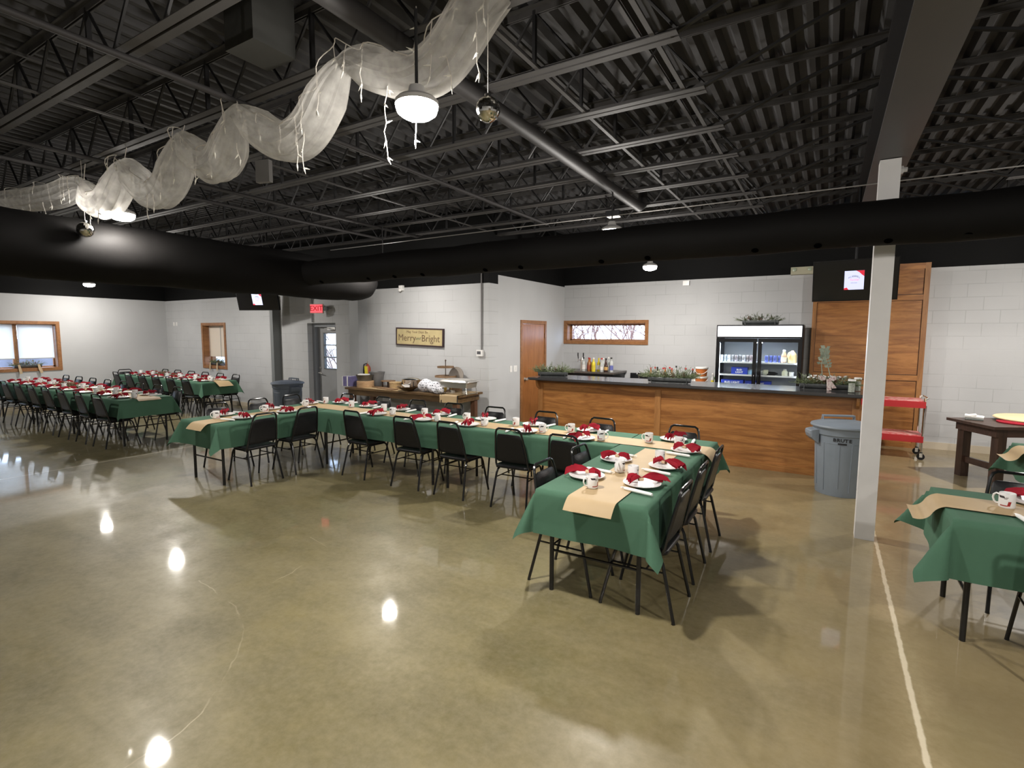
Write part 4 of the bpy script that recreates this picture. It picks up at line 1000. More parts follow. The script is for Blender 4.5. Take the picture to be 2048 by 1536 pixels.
for i, (x, y, h, lab) in enumerate(((0.295, 7.86, 0.15, 'clear glass jar with a white lid at the bar end, front one'), (0.37, 8.12, 0.16, 'clear glass jar at the bar end beside the column, rear one'))):
    e = empty('glass_jar', (x, y, BT_Z), lab, 'jar', 'glass jars on the bar')
    MB().lathe([(0.001, 0.0), (0.040, 0.0), (0.042, 0.004), (0.042, h), (0.038, h), (0.038, 0.008), (0.001, 0.008)], 24, cap=False).build('jar_glass', CLEAR, e, True)
    MB().lathe([(0.001, h), (0.043, h), (0.043, h+0.02), (0.001, h+0.02)], 24).build('jar_lid', PLATE, e, True)
    MB().lathe([(0.001, 0.008), (0.034, 0.008), (0.034, h*0.8), (0.001, h*0.82)], 16).build('filling', mat('pale_straws', (0.55, 0.54, 0.48), 0.6, var=0.4, scale=60), e)

# back bar unit, tower, bottles
e = empty('back_counter', (-4.28, 10.33, 0), 'black back counter with a brown stone top under the long window', 'counter')
MB().bb(-0.60, 0.60, -0.33, 0.42, 0, 1.05).build('cabinet', BLACKP, e); MB().bb(-0.64, 0.64, -0.38, 0.43, 1.05, 1.085).build('countertop', mat('brown_stone', (0.10, 0.085, 0.075), 0.3, var=0.3, scale=30), e)
for s in (-1, 1): MB().bb(s*0.30-0.27, s*0.30+0.27, -0.345, -0.33, 0.08, 1.0).build('cabinet_door', BLACKG, e)
e = empty('ice_well', (-3.28, 10.35, 0), 'low black bar sink unit right of the back counter', 'sink')
MB().bb(-0.24, 0.24, -0.3, 0.35, 0, 0.94).bb(-0.24, 0.24, 0.28, 0.35, 0.94, 1.05).build('sink_body', BLACKP, e); MB().tube([(0.0, 0.1, 0.94), (0.0, 0.1, 1.06), (0.0, 0.03, 1.08), (0, -0.05, 1.05)], 0.012, 8).build('tap', CHROME, e, True)
e = empty('bottle_rack', (-2.55, 10.35, 0), 'low black bottle shelf unit behind the bar', 'shelf')
MB().bb(-0.42, 0.79, -0.3, 0.35, 0, 0.88).build('cabinet', BLACKP, e); MB().bb(-0.44, 0.81, -0.32, 0.36, 0.88, 0.91).build('shelf_top', BLACKG, e)
e = empty('beer_tower', (-4.47, 10.28, 1.085), 'chrome beer tower with two black tap handles', 'beer tap')
MB().lathe([(0.05, 0), (0.05, 0.012), (0.034, 0.02), (0.034, 0.26), (0.03, 0.275), (0.001, 0.28)], 20).build('tower', STEEL, e, True)
for s in (-1, 1):
    t = MB().tube([(s*0.02, -0.02, 0.22), (s*0.055, -0.08, 0.235), (s*0.055, -0.10, 0.19)], 0.009, 8).build('tap', CHROME, e, True)
    MB().tube([(s*0.055, -0.08, 0.25), (s*0.062, -0.085, 0.33), (s*0.062, -0.085, 0.38)], [0.008, 0.013, 0.012], 8).build('tap_handle', BLACKP, t, True)
def bottle(x, y, z, h, r, col, cap, lab_col, label, group, kind='tall', liquid=None):
    e = empty('bottle', (x, y, z), label, 'bottle', group)
    nk = 0.30*r+0.003
    if kind == 'tall': prof = [(0.001, 0), (r*0.95, 0), (r, 0.01), (r, h*0.58), (r*0.9, h*0.64), (nk, h*0.76), (nk, h*0.95), (0.001, h*0.95)]
    elif kind == 'cone': prof = [(0.001, 0), (r*0.95, 0), (r, 0.01), (r, h*0.42), (r*0.8, h*0.55), (nk, h*0.80), (nk, h*0.95), (0.001, h*0.95)]
    else: prof = [(0.001, 0), (r*0.95, 0), (r, 0.01), (r, h*0.62), (r*0.85, h*0.70), (nk*1.2, h*0.76), (nk*1.2, h*0.95), (0.001, h*0.95)]
    MB().lathe(prof, 14).build('glass', mat('bottle_%s' % '_'.join(str(int(c*100)) for c in col), col, 0.12, spec=0.6), e, True)
    MB().lathe([(nk*1.25, h*0.90), (nk*1.25, h), (0.001, h)], 12).build('cap', mat('cap_%s' % '_'.join(str(int(c*100)) for c in cap), cap, 0.4), e)
    MB().lathe([(r*1.015, h*0.14), (r*1.015, h*0.46 if kind != 'cone' else h*0.38)], 14, cap=False).build('label_band', mat('label_%s' % '_'.join(str(int(c*100)) for c in lab_col), lab_col, 0.6, var=0.25, scale=50), e)
cl, am, dk, yl, gr = (0.42, 0.43, 0.42), (0.32, 0.12, 0.03), (0.03, 0.012, 0.01), (0.62, 0.50, 0.03), (0.05, 0.12, 0.04)
wt, bk, rd, bl = (0.75, 0.73, 0.70), (0.015, 0.015, 0.015), (0.45, 0.03, 0.03), (0.12, 0.14, 0.40)
B1 = 'bottles on the back counter'
for i, (dx, y, h, r, c, cp, lc, kd, nm) in enumerate((
    (-4.36, 10.10, .29, .040, cl, bk, wt, 'tall', 'clear bottle with a black cap and white label, leftmost'), (-4.30, 10.24, .28, .038, am, rd, rd, 'tall', 'amber bottle with a red cap, behind the leftmost clear one'),
    (-4.23, 10.12, .28, .040, am, rd, (0.4, .1, .05), 'sq', 'amber bottle with a red cap and red label'), (-4.12, 10.06, .29, .043, yl, wt, yl, 'tall', 'bright yellow bottle with a white cap'),
    (-4.06, 10.20, .28, .036, yl, yl, wt, 'tall', 'yellow bottle behind the bright yellow one'), (-3.98, 10.25, .28, .037, cl, wt, wt, 'tall', 'clear bottle with a white cap'),
    (-3.955, 10.10, .285, .041, cl, rd, wt, 'cone', 'bottle with a dark red neck and white label'), (-3.855, 10.08, .285, .040, dk, bk, (0.5, .3, .1), 'cone', 'black cone shaped bottle'),
    (-3.86, 10.24, .30, .036, cl, wt, wt, 'tall', 'clear bottle behind the black cone shaped one'), (-3.755, 10.12, .30, .040, cl, bk, bl, 'sq', 'clear bottle with a blue label, rightmost'))):
    bottle(dx, y, 1.085, h, r, c, cp, lc, nm+' on the back counter', B1, kd)
B2 = 'bottles on the low shelf unit'
nm2 = ('slim amber bottle with a red cap', 'clear bottle with a tall red cap', 'dark bottle with a black cap', 'clear bottle with a red cap', 'amber bottle with a red cap', 'clear bottle with a wine red cap', 'brown bottle with a red cap', 'tall clear bottle with a dark cap', 'short clear bottle with a red cap', 'dark brown bottle with a red cap', 'dark brown bottle with a brown cap')
spec2 = ((-2.93, am, rd), (-2.87, cl, rd), (-2.80, dk, bk), (-2.71, cl, rd), (-2.65, am, rd), (-2.585, cl, rd), (-2.52, am, rd), (-2.46, cl, bk), (-2.26, cl, rd), (-2.19, dk, rd), (-2.12, dk, (0.2, .08, .03)))
for i, (x, c, cp) in enumerate(spec2):
    bottle(x-0.02+(0.04 if i > 8 else 0), 10.16+(0.09 if i % 2 else 0), 0.91, 0.30+(0.035 if i == 7 else 0)+(i % 3)*0.008, 0.033, c, cp, wt, f'{nm2[i]}, {ORD[i+1]} from left behind the bar', B2, ('tall', 'sq', 'cone')[i % 3])
for i, (x, y, c, cp, h, nm) in enumerate(((-1.775, 10.08, cl, wt, .24, 'small clear bottle beside the orange buckets'), (-1.735, 10.18, gr, yl, .26, 'small green bottle with a yellow cap beside the drinks fridge'), (-1.80, 10.24, yl, wt, .22, 'small yellow bottle behind the clear one by the fridge'))):
    bottle(x, y, 0.91, h, 0.028, c, cp, wt if i else yl, nm, 'small bottles beside the drinks fridge', 'tall')
OR = mat('orange_bucket', (0.46, 0.13, 0.03), 0.35)
for k, (z, lab) in enumerate(((0.91, 'orange bucket with a white lid, lower of the stack of two'), (1.085, 'orange bucket with a white lid and handle, upper of the stack'))):
    e = empty('lidded_bucket', (-1.985, 10.14, z), lab, 'bucket', 'orange buckets behind the bar')
    MB().lathe([(0.001, 0), (0.092, 0), (0.108, 0.14), (0.001, 0.14)], 28).build('pail', OR, e, True)
    MB().lathe([(0.112, 0.135), (0.116, 0.14), (0.116, 0.165), (0.10, 0.170), (0.001, 0.170)], 28).build('lid', PLATE, e, True)
    MB().tube([(0.116*math.cos(a), -0.116*math.sin(a)*1.0-0.012, 0.13-0.085*math.sin(a)) for a in [PI*j/12 for j in range(13)]], 0.005, 6).build('handle', PLATE, e, True)

# ------------------------------------------------------------ drinks fridge
e = empty('drinks_fridge', (-1.035, 10.35, 0), 'tall black two door glass drinks fridge with a lit white header', 'fridge')
w2_, F, Bk, HT = 0.685, -0.35, 0.33, 2.03
m = MB(); m.bb(-w2_, -w2_+0.04, F, Bk, 0.10, HT); m.bb(w2_-0.04, w2_, F, Bk, 0.10, HT); m.bb(-w2_+0.04, w2_-0.04, Bk-0.04, Bk, 0.1, HT); m.bb(-w2_+0.04, w2_-0.04, F, Bk-0.04, HT-0.05, HT); m.bb(-w2_+0.04, w2_-0.04, F, Bk-0.04, 0.10, 0.30); m.bb(-w2_+0.03, w2_-0.03, F+0.04, Bk-0.02, 0.0, 0.10); m.build('cabinet', BLACKP, e)
MB().bb(-w2_+0.04, w2_-0.04, Bk-0.045, Bk-0.04, 0.3, 1.80).build('liner', mat('fridge_liner', (0.50, 0.52, 0.55), 0.4), e)
MB().bb(-w2_, w2_, F-0.02, F+0.10, 1.80, HT).build('header_box', BLACKP, e)
MB().bb(-w2_+0.02, w2_-0.02, F-0.026, F-0.02, 1.825, HT-0.02).build('header_panel', emis('fridge_header', (0.93, 0.94, 1.0), 0.52), e)
for s in (-1, 1):
    d = MB(); a, b = (-w2_+0.005, -0.01) if s < 0 else (0.01, w2_-0.005)
    d.bb(a, a+0.06, F-0.04, F, 0.30, 1.79); d.bb(b-0.06, b, F-0.04, F, 0.30, 1.79); d.bb(a+0.06, b-0.06, F-0.04, F, 1.73, 1.79); d.bb(a+0.06, b-0.06, F-0.04, F, 0.30, 0.37)
    dd = d.build('door', BLACKG, e); MB().bb(a+0.055, b-0.055, F-0.022, F-0.016, 0.36, 1.74).build('door_glass', CLEAR, dd)
    xh = -0.035 if s < 0 else 0.035; MB().tube([(xh, F-0.04, 1.15), (xh, F-0.07, 1.13), (xh, F-0.07, 0.75), (xh, F-0.04, 0.73)], 0.008, 6).build('door_handle', BLACKG, dd, True)
for z in (1.375, 1.15, 0.93, 0.62):
    MB().bb(-w2_+0.045, w2_-0.045, F+0.04, Bk-0.05, z-0.018, z-0.004).bb(-w2_+0.045, w2_-0.045, F+0.028, F+0.04, z-0.024, z+0.004).build('shelf', mat('white_shelf', (0.7, 0.71, 0.74), 0.4), e)
for s in (-1, 1):
    t = MB().bb(s*(w2_-0.055)-0.012, s*(w2_-0.055)+0.012, F+0.005, F+0.03, 0.40, 1.70 if s < 0 else 1.5).build('light_tube', emis('fridge_tube', (0.80, 0.88, 1.0), 5.0), e)
L = bpy.data.lights.new('fridge_light', 'AREA'); L.shape = 'RECTANGLE'; L.size = 1.2; L.size_y = 0.04; L.energy = 14; L.color = (0.70, 0.82, 1.0)
lo = bpy.data.objects.new('fridge_light', L); COL.objects.link(lo); lo.parent = e; lo.location = (0, F+0.06, 1.72); lo.rotation_euler = (R(-25), 0, 0)
FX0 = -1.035
def can(x, y, z, col, label, group, r=0.029, h=0.12):
    o = MB().lathe([(0.001, 0), (r*0.8, 0), (r, 0.01), (r, h-0.012), (r*0.82, h), (0.001, h-0.003)], 14).build('drink_can', mat('can_%d_%d' % (col[0]*100, col[2]*100), col, 0.3, 0.6, var=0.4, scale=40), None, True, (x, y, z)); return tag(o, label, 'can', group)
cc = [((0.62, 0.66, 0.70), 'pale silver can'), ((0.60, 0.66, 0.70), 'silver white can'), ((0.70, 0.72, 0.74), 'white can'), ((0.35, 0.34, 0.35), 'grey can'), ((0.30, 0.26, 0.27), 'dim grey can'), ((0.25, 0.24, 0.25), 'dark grey can'), ((0.42, 0.40, 0.40), 'silver can'), ((0.3, 0.26, 0.26), 'grey brown can'), ((0.28, 0.22, 0.22), 'brown can'), ((0.22, 0.18, 0.18), 'dark brown can')]
for i, (c, nm) in enumerate(cc): can(-1.64+i*0.062, 10.12+(i % 2)*0.03, 1.375, c, f'{nm}, {ORD[i+1]} from left on the top fridge shelf', 'cans on the top left fridge shelf')
for i in range(4): can(-0.90+i*0.068, 10.14+(i % 2)*0.03, 1.375, (0.10, 0.12, 0.34), f'blue drink can, {ORD[i+1]} from left behind the right fridge door', 'blue cans in the drinks fridge')
e2 = empty('juice_bottle', (-0.628, 10.13, 1.375), 'clear juice bottle with a white cap beside the jug in the fridge', 'bottle')
MB().lathe([(0.001, 0), (0.044, 0), (0.046, 0.01), (0.046, 0.11), (0.042, 0.13), (0.020, 0.19), (0.018, 0.205), (0.001, 0.205)], 16).build('glass', mat('brown_juice', (0.32, 0.20, 0.12), 0.2), e2, True)
MB().lathe([(0.022, 0.20), (0.022, 0.225), (0.001, 0.225)], 12).build('cap', PLATE, e2); MB().lathe([(0.047, 0.02), (0.047, 0.10)], 16, cap=False).build('label_band', mat('cream_label', (0.6, 0.55, 0.42), 0.6), e2)
e2 = empty('juice_jug', (-0.50, 10.14, 1.375), 'large pale yellow jug with a loop handle in the fridge', 'jug')
JG = mat('yellow_juice', (0.72, 0.52, 0.25), 0.3); MB().lathe([(0.001, 0), (0.066, 0), (0.072, 0.01), (0.072, 0.12), (0.06, 0.16), (0.025, 0.20), (0.018, 0.215), (0.001, 0.215)], 20, sy=0.85).build('jug_body', JG, e2, True)
MB().tube([(-0.025, -0.045, 0.19), (-0.055, -0.06, 0.17), (-0.068, -0.065, 0.12), (-0.055, -0.068, 0.08)], 0.011, 8).build('handle', JG, e2, True)
BLUE = mat('blue_carton', (0.015, 0.045, 0.42), 0.5); WTX = mat('white_lettering', (0.85, 0.85, 0.88), 0.5)
def carton(x, y, z, w, d, h, lines, label, m_=None, ts=0.045):
    o = empty('drink_carton', (x, y, z), label, 'carton', 'blue drink cartons in the fridge')
    MB().bb(-w/2, w/2, -d/2, d/2, 0, h).build('box', m_ or BLUE, o)
    for k, t in enumerate(lines): text_obj('lettering', t, ts, WTX, o, (0.0, -d/2-0.002, h*0.62-k*ts*0.95), (R(90), 0, 0), 0.0006, bold=0.001)
carton(-1.33, 10.18, 1.15, 0.27, 0.16, 0.125, ('BUD', 'LIGHT'), 'blue drinks carton on the middle left fridge shelf')
carton(-1.15, 10.20, 1.15, 0.08, 0.14, 0.08, (), 'small pale blue carton beside the blue one in the fridge', mat('pale_blue_carton', (0.25, 0.42, 0.62), 0.5))
carton(-1.44, 10.16, 0.93, 0.37, 0.18, 0.115, ('BUD LIGHT',), 'blue carton on the lower fridge shelf, left one', ts=0.05)
carton(-1.02, 10.20, 0.93, 0.42, 0.16, 0.105, ('BUD LIGHT',), 'blue carton on the lower fridge shelf, behind the door edge', ts=0.04)
for i, (x, tip, lab) in enumerate(((-0.91, True, 'cream bottle lying down left on the middle right fridge shelf'), (-0.60, False, 'cream handled bottle standing on the middle right fridge shelf'))):
    o = empty('cream_jug', (x, 10.13, 1.15 if not tip else 1.185), lab, 'jug', 'cream jugs in the fridge'); CJ = mat('cream_plastic', (0.62, 0.62, 0.48), 0.4)
    m = MB().lathe([(0.001, 0), (0.045, 0), (0.048, 0.01), (0.048, 0.07), (0.03, 0.09), (0.024, 0.105), (0.001, 0.105)], 16)
    if tip: m.xf(Matrix.Translation((0.05, 0, 0.012))@Matrix.Rotation(R(-90), 4, 'Y'))
    m.build('jug_body', CJ, o, True)
    m = MB(); m.lathe([(0.027, 0.095), (0.027, 0.12), (0.001, 0.12)], 12)
    if tip: m.xf(Matrix.Translation((0.05, 0, 0.012))@Matrix.Rotation(R(-90), 4, 'Y'))
    m.build('cap', mat('grey_cap', (0.5, 0.5, 0.5), 0.5), o)
e2 = empty('dark_bottle', (-0.80, 10.12, 1.18), 'dark bottle lying on its side in the fridge', 'bottle'); MB().lathe([(0.001, -0.08), (0.03, -0.08), (0.033, -0.07), (0.033, 0.04), (0.014, 0.075), (0.014, 0.09), (0.001, 0.09)], 14, axis='x').build('glass', BLACKP, e2, True)
tag(MB().lathe([(0.001, 0), (0.037, 0), (0.040, 0.07), (0.001, 0.07)], 16).build('white_cup', PLATE, None, True, (-0.50, 10.13, 1.15)), 'white cup on the middle right fridge shelf', 'cup')
trough(-1.04, 10.28, 2.03, 0.58, R(-3), 'grey trough of pine sprigs standing on the drinks fridge', 21, 50, 60, 5, spike=0.13)

# ------------------------------------------------------------ oak clad chimney-like panel and screens
e = empty('oak_wall_cladding', (0.555, 10.66, 0), 'tall oak panelled boxed section of wall behind the bar end', 'panelling')
MB().bb(-0.80, 0.80, 0.0, 0.10, 0, 3.02).build('backing', OAK, e)
for x in (-0.775, 0.765): MB().bb(x-0.03 if x < 0 else x-0.035, x+0.03 if x < 0 else x+0.035, -0.02, 0, 0, 3.02).build('stile', OAKV, e)
for z in (0.04, 1.16, 2.47, 2.97): MB().bb(-0.745, 0.73, -0.018, 0, z-0.045, z+0.045).build('rail', OAK, e)
DK = mat('panel_gap', (0.05, 0.02, 0.008), 0.6)
m = MB()
for z in (1.11, 1.21, 2.425, 2.52): m.bb(-0.745, 0.73, -0.004, 0.001, z-0.006, z+0.006)
for x in (-0.742, 0.727): m.bb(x-0.004, x+0.004, -0.004, 0.001, 0.1, 2.95)
m.build('shadow_gap', DK, e)

def tv(x, y, z, w, h, rz, tilt, label, big):
    e = empty('television', (x, y, z), label, 'television', 'slanted wall screens'); e.rotation_euler = (R(tilt), 0, rz)
    MB().bb(-w/2, w/2, -0.02, 0.03, -h/2, h/2).bb(-w/4, w/4, 0.03, 0.07, -h/4, h/4).build('casing', BLACKP, e)
    MB().bb(-w/2+0.012, w/2-0.012, -0.022, -0.019, -h/2+0.015, h/2-0.012).build('screen', BLACKG, e)
    s = MB().bb(-0.125, 0.125, -0.025, -0.0225, -0.12, 0.12).build('slide', emis('lit_slide', (0.70, 0.74, 1.0), 0.42), e)
    s.scale = (0.92, 1, 1.08)
    RS = emis('slide_red', (0.75, 0.03, 0.06), 0.35); DKT = emis('slide_dark', (0.06, 0.06, 0.10), 0.3); PK = emis('slide_pink', (0.75, 0.25, 0.30), 0.45)
    m = MB(); m.add([(0.02, -0.027, 0.12), (0.125, -0.027, 0.12), (0.125, -0.027, 0.045), (0.09, -0.027, 0.07), (0.06, -0.027, 0.10)], [(0, 4, 3, 2, 1)])
    m.add([(-0.125, -0.027, -0.12), (-0.065, -0.027, -0.12), (-0.09, -0.027, -0.09), (-0.125, -0.027, -0.10)], [(0, 1, 2, 3)]); m.build('corner_sprays', RS, s)
    for k, c_ in enumerate('FLANNEL'):
        a = (k-3)*0.19; text_obj('lettering', c_, 0.030, DKT, s, (0.12*math.sin(a), -0.028, -0.065+0.115*math.cos(a)), (R(90), -a*0.8 if False else 0, 0), 0.0003)
    text_obj('lettering', 'Formal', 0.040, PK, s, (0.0, -0.028, 0.005), (R(90), 0, 0), 0.0003, shear=0.3)
    text_obj('lettering', 'EVENT CENTER', 0.0115, DKT, s, (0.0, -0.028, -0.035), (R(90), 0, 0), 0.0003)
    q = Matrix.Rotation(-R(tilt), 4, 'X'); MB().tube([(0, 0.07, 0.0), q@Vector((0, 0.16, 0.1)), q@Vector((0, 0.16, 4.04-z))], 0.018, 8).build('ceiling_mount', BLACKP, e)
    return e
tv(0.275, 8.72, 2.62, 1.0, 0.57, R(-4), 10, 'television with a lit invitation slide, partly behind the column', True)
tv(-10.75, 6.95, 2.60, 0.98, 0.50, R(22), 14, 'television hung beneath the duct in the far left corner', False)

# ------------------------------------------------------------ wall devices and sign
e = empty('exit_sign', (-9.49, 7.50, 2.385), 'small red lit exit sign above the grey door', 'sign', rz=R(20))
MB().bb(-0.155, 0.155, -0.02, 0.02, -0.10, 0.10).build('housing', mat('pale_housing', (0.7, 0.45, 0.42), 0.5), e)
MB().bb(-0.14, 0.14, -0.026, -0.02, -0.085, 0.085).build('face', emis('exit_red', (1.0, 0.08, 0.10), 0.75), e)
text_obj('lettering', 'EXIT', 0.15, emis('exit_dark', (0.45, 0.0, 0.01), 0.15), e, (0, -0.028, 0), (R(90), 0, 0), 0.001, bold=0.002)
MB().bb(-0.03, 0.03, 0.02, 0.17, 0.02, 0.08).build('wall_arm', WHITEP, e)
for s in (1,): MB().lathe([(0.001, 0.03), (0.045, 0.03), (0.05, -0.04), (0.001, -0.045)], 14, (0.20, 0.03, 0.0), axis='y').build('lamp_head', DARKGREYPAINT, e, True)
e = empty('merry_sign', (-6.735, 7.655, 1.79), 'tan wooden sign reading Merry and Bright in a dark frame', 'sign'); e.rotation_euler.y = R(1.5)
hw, hh = 0.575, 0.15
MB().bb(-hw, hw, 0, 0.03, -hh, hh).build('board', mat('tan_sign', (0.50, 0.41, 0.21), 0.7, var=0.15, scale=6), e)
m = MB(); m.bb(-hw-0.02, hw+0.02, -0.012, 0.034, hh, hh+0.022); m.bb(-hw-0.02, hw+0.02, -0.012, 0.034, -hh-0.022, -hh); m.bb(-hw-0.02, -hw, -0.012, 0.034, -hh, hh); m.bb(hw, hw+0.02, -0.012, 0.034, -hh, hh); m.build('frame', mat('dark_frame', (0.035, 0.015, 0.018), 0.5), e)
TX = mat('brown_sign_letters', (0.14, 0.09, 0.05), 0.7)
text_obj('lettering', 'May Your Days Be', 0.068, TX, e, (-0.05, -0.002, 0.092), (R(90), 0, 0), 0.0008, sx=1.05)
text_obj('lettering', 'Merry', 0.185, TX, e, (-0.31, -0.002, -0.028), (R(90), 0, 0), 0.0008)
text_obj('lettering', 'and', 0.08, mat('green_sign_letters', (0.10, 0.14, 0.08), 0.7), e, (-0.025, -0.002, -0.028), (R(90), 0, 0), 0.0008, shear=0.4)
text_obj('lettering', 'Bright', 0.185, TX, e, (0.285, -0.002, -0.028), (R(90), 0, 0), 0.0008)
e = empty('thermostat', (-5.315, 7.67, 1.51), 'white wall thermostat with its conduit', 'thermostat')
MB().bb(-0.065, 0.065, -0.03, 0.018, -0.055, 0.06).build('case', PLATE, e); MB().bb(-0.05, 0.03, -0.032, -0.03, -0.02, 0.035).build('display', mat('grey_display', (0.10, 0.10, 0.11), 0.3), e)
MB().tube([(0.03, 0.0, 0.06), (0.03, 0.0, 1.5)], 0.012, 8).build('conduit', mat('grey_conduit', (0.20, 0.19, 0.19), 0.4, 0.5), e, True)
tag(MB().tube([(-9.87, 7.665, 2.10), (-9.87, 7.665, 3.4)], 0.014, 8).build('wall_conduit', DARKGREYPAINT, None, True), 'thin dark conduit running up beside the exit sign', 'pipe')
e = empty('fire_extinguisher', (-8.07, 7.58, 0.84), 'red fire extinguisher with a yellow tag on the wall above the buffet', 'extinguisher')
MB().lathe([(0.001, 0), (0.058, 0.0), (0.062, 0.01), (0.062, 0.30), (0.045, 0.35), (0.022, 0.37), (0.022, 0.39), (0.001, 0.39)], 18).build('cylinder', mat('extinguisher_red', (0.30, 0.06, 0.03), 0.35), e, True)
MB().tube([(0, -0.01, 0.39), (0.02, -0.02, 0.43), (0.06, -0.03, 0.45)], 0.009, 6).tube([(0.0, 0, 0.40), (0.05, -0.02, 0.41)], 0.007, 6).build('lever', STEEL, e)
MB().tube([(0, -0.02, 0.40), (-0.07, -0.03, 0.38), (-0.085, -0.03, 0.25), (-0.08, -0.03, 0.10)], 0.010, 8).build('hose', BLACKP, e, True)
MB().box((0.035, -0.075, 0.27), (0.085, 0.003, 0.16), 0, R(4)).build('inspection_tag', mat('yellow_tag', (0.85, 0.72, 0.04), 0.5), e)
for nm, x, w, lab in (('a', 8.50, 0.075, 'narrow white switch plate on the return wall'), ('b', 8.66, 0.12, 'double white switch plate beside the brown door')):
    o = empty('switch_plate', (XS+0.004, x-0.06, 1.19), lab, 'switch', 'white switch plates'); MB().bb(-0.004, 0.004, -w/2, w/2, -0.06, 0.06).build('plate', PLATE, o); MB().bb(0.004, 0.010, -0.012, 0.012, -0.025, 0.025).build('rocker', PLATE, o)
for k, x in enumerate((-15.86, -15.72)):
    o = MB().bb(-0.04, 0.04, -0.012, 0, -0.05, 0.05).build('wall_switch', PLATE, None, False, (x, YM, 2.10)); tag(o, ('left','right')[k]+' one of two tiny white plates high in the far left corner', 'switch', 'tiny white plates in the corner')
e = empty('emergency_light', (-0.45, 10.72, 2.995), 'beige emergency light box with two round heads above the fridge', 'lamp')
MB().bb(-0.175, 0.175, -0.07, 0.04, -0.065, 0.065).build('housing', mat('beige_housing', (0.40, 0.38, 0.27), 0.5), e)
for s in (-1, 1): MB().lathe([(0.032, -0.07), (0.032, -0.085), (0.001, -0.088)], 16, (s*0.12, 0, 0.02), axis='y').build('lamp_head', mat('greenish_lens', (0.35, 0.40, 0.30), 0.2), e, True)
e = empty('wall_sensor', (-2.46, 10.74, 2.875), 'small white square sensor at the top of the bar wall', 'sensor'); MB().bb(-0.06, 0.06, -0.03, 0.03, -0.045, 0.045).build('case', PLATE, e)
e = empty('security_camera', (-7.18, 7.64, 2.71), 'small white security camera high on the sign wall', 'camera'); MB().bb(-0.05, 0.05, 0.0, 0.05, -0.02, 0.08).build('bracket', PLATE, e); MB().sphere((0, -0.02, -0.01), 0.035, 12, 8).build('camera_head', PLATE, e, True)

# ------------------------------------------------------------ buffet table
bf = empty('buffet_table', (-6.6, 7.23, 0), 'long brown wooden buffet table below the Merry and Bright sign', 'table', rz=R(1.5))
MB().bb(-1.32, 1.38, -0.36, 0.36, 0.785, 0.82).build('tabletop', BUFW, bf)
m = MB(); m.bb(-1.26, 1.32, -0.33, -0.30, 0.68, 0.785); m.bb(-1.26, 1.32, 0.30, 0.33, 0.68, 0.785); m.bb(-1.26, -1.23, -0.30, 0.30, 0.68, 0.785); m.bb(1.29, 1.32, -0.30, 0.30, 0.68, 0.785); m.build('apron', BUFW, bf)
for x in (-1.20, 1.25):
    for y in (-0.27, 0.27): MB().bb(x-0.045, x+0.045, y-0.045, y+0.045, 0, 0.785).build('leg', wood_mat('red_brown_leg', (0.16, 0.075, 0.04), (0.09, 0.04, 0.02), 0.5, 'z'), bf)
BZ = 0.82
def onbuf(name, X74, dy, label, cat, group=None, rz=0.0):
    """X74: x read at depth 7.4, moved to depth 7.23+dy"""
    Y = 7.23+dy; return empty(name, (X74*Y/7.4, Y, BZ), label, cat, group, rz)
o = onbuf('gift_box', -8.38, -0.12, 'violet box tied with white ribbon at the left end of the buffet', 'box', rz=R(10))
MB().bb(-0.12, 0.12, -0.10, 0.10, 0, 0.19).build('box', mat('violet_box', (0.17, 0.15, 0.33), 0.6, var=0.2, scale=20), o)
m = MB(); m.bb(-0.012, 0.012, -0.103, 0.103, 0, 0.193); m.bb(-0.118, -0.105, -0.103, 0.103, 0, 0.193); m.build('ribbon', PLATE, o)
o = onbuf('round_wood_box', -7.95, -0.12, 'round light wooden box under the metal bowl', 'box'); MB().lathe([(0.001, 0), (0.16, 0), (0.165, 0.02), (0.165, 0.115), (0.16, 0.12), (0.001, 0.12)], 30).build('tub', LWOOD, o, True)
o = onbuf('metal_bowl', -7.97, -0.12, 'dull grey metal tub standing on the round wooden box', 'tub'); o.location.z += 0.12; MB().lathe([(0.001, 0), (0.13, 0), (0.165, 0.115), (0.172, 0.12), (0.160, 0.118), (0.125, 0.01), (0.001, 0.01)], 30, cap=False).build('tub', mat('dull_pewter', (0.22, 0.21, 0.18), 0.45, 0.6, var=0.3, scale=9), o, True)
MB().box((-0.02, 0, 0.115), (0.2, 0.12, 0.03), R(20)).build('white_paper', ROLL, o)
o = onbuf('grey_tub', -7.62, 0.16, 'large flared grey tub behind the round wooden box', 'tub'); MB().lathe([(0.001, 0), (0.10, 0), (0.11, 0.02), (0.14, 0.22), (0.16, 0.28), (0.152, 0.28), (0.10, 0.02), (0.001, 0.02)], 28, cap=False).build('tub', mat('flat_grey_metal', (0.22, 0.22, 0.22), 0.5, 0.3, var=0.2, scale=8), o, True)
o = onbuf('wood_riser', -7.32, 0.08, 'small dark wooden stool shaped riser on the buffet', 'riser'); MB().lathe([(0.001, 0.115), (0.14, 0.115), (0.14, 0.13), (0.001, 0.13)], 24).build('top', MWOOD, o)
for k in range(4): MB().bb(0.08*(-1)**k-0.01, 0.08*(-1)**k+0.01, (-0.07, 0.07)[k//2]-0.01, (-0.07, 0.07)[k//2]+0.01, 0, 0.115).build('leg', WALNUT, o)
o = onbuf('woven_box', -7.12, 0.0, 'round woven light basket box right of the small riser', 'basket'); MB().lathe([(0.001, 0), (0.115, 0), (0.12, 0.10), (0.125, 0.10), (0.125, 0.12), (0.001, 0.125)], 26).build('basket', mat('woven_straw', (0.55, 0.38, 0.19), 0.8, var=0.35, scale=60, bump=0.6), o, True)
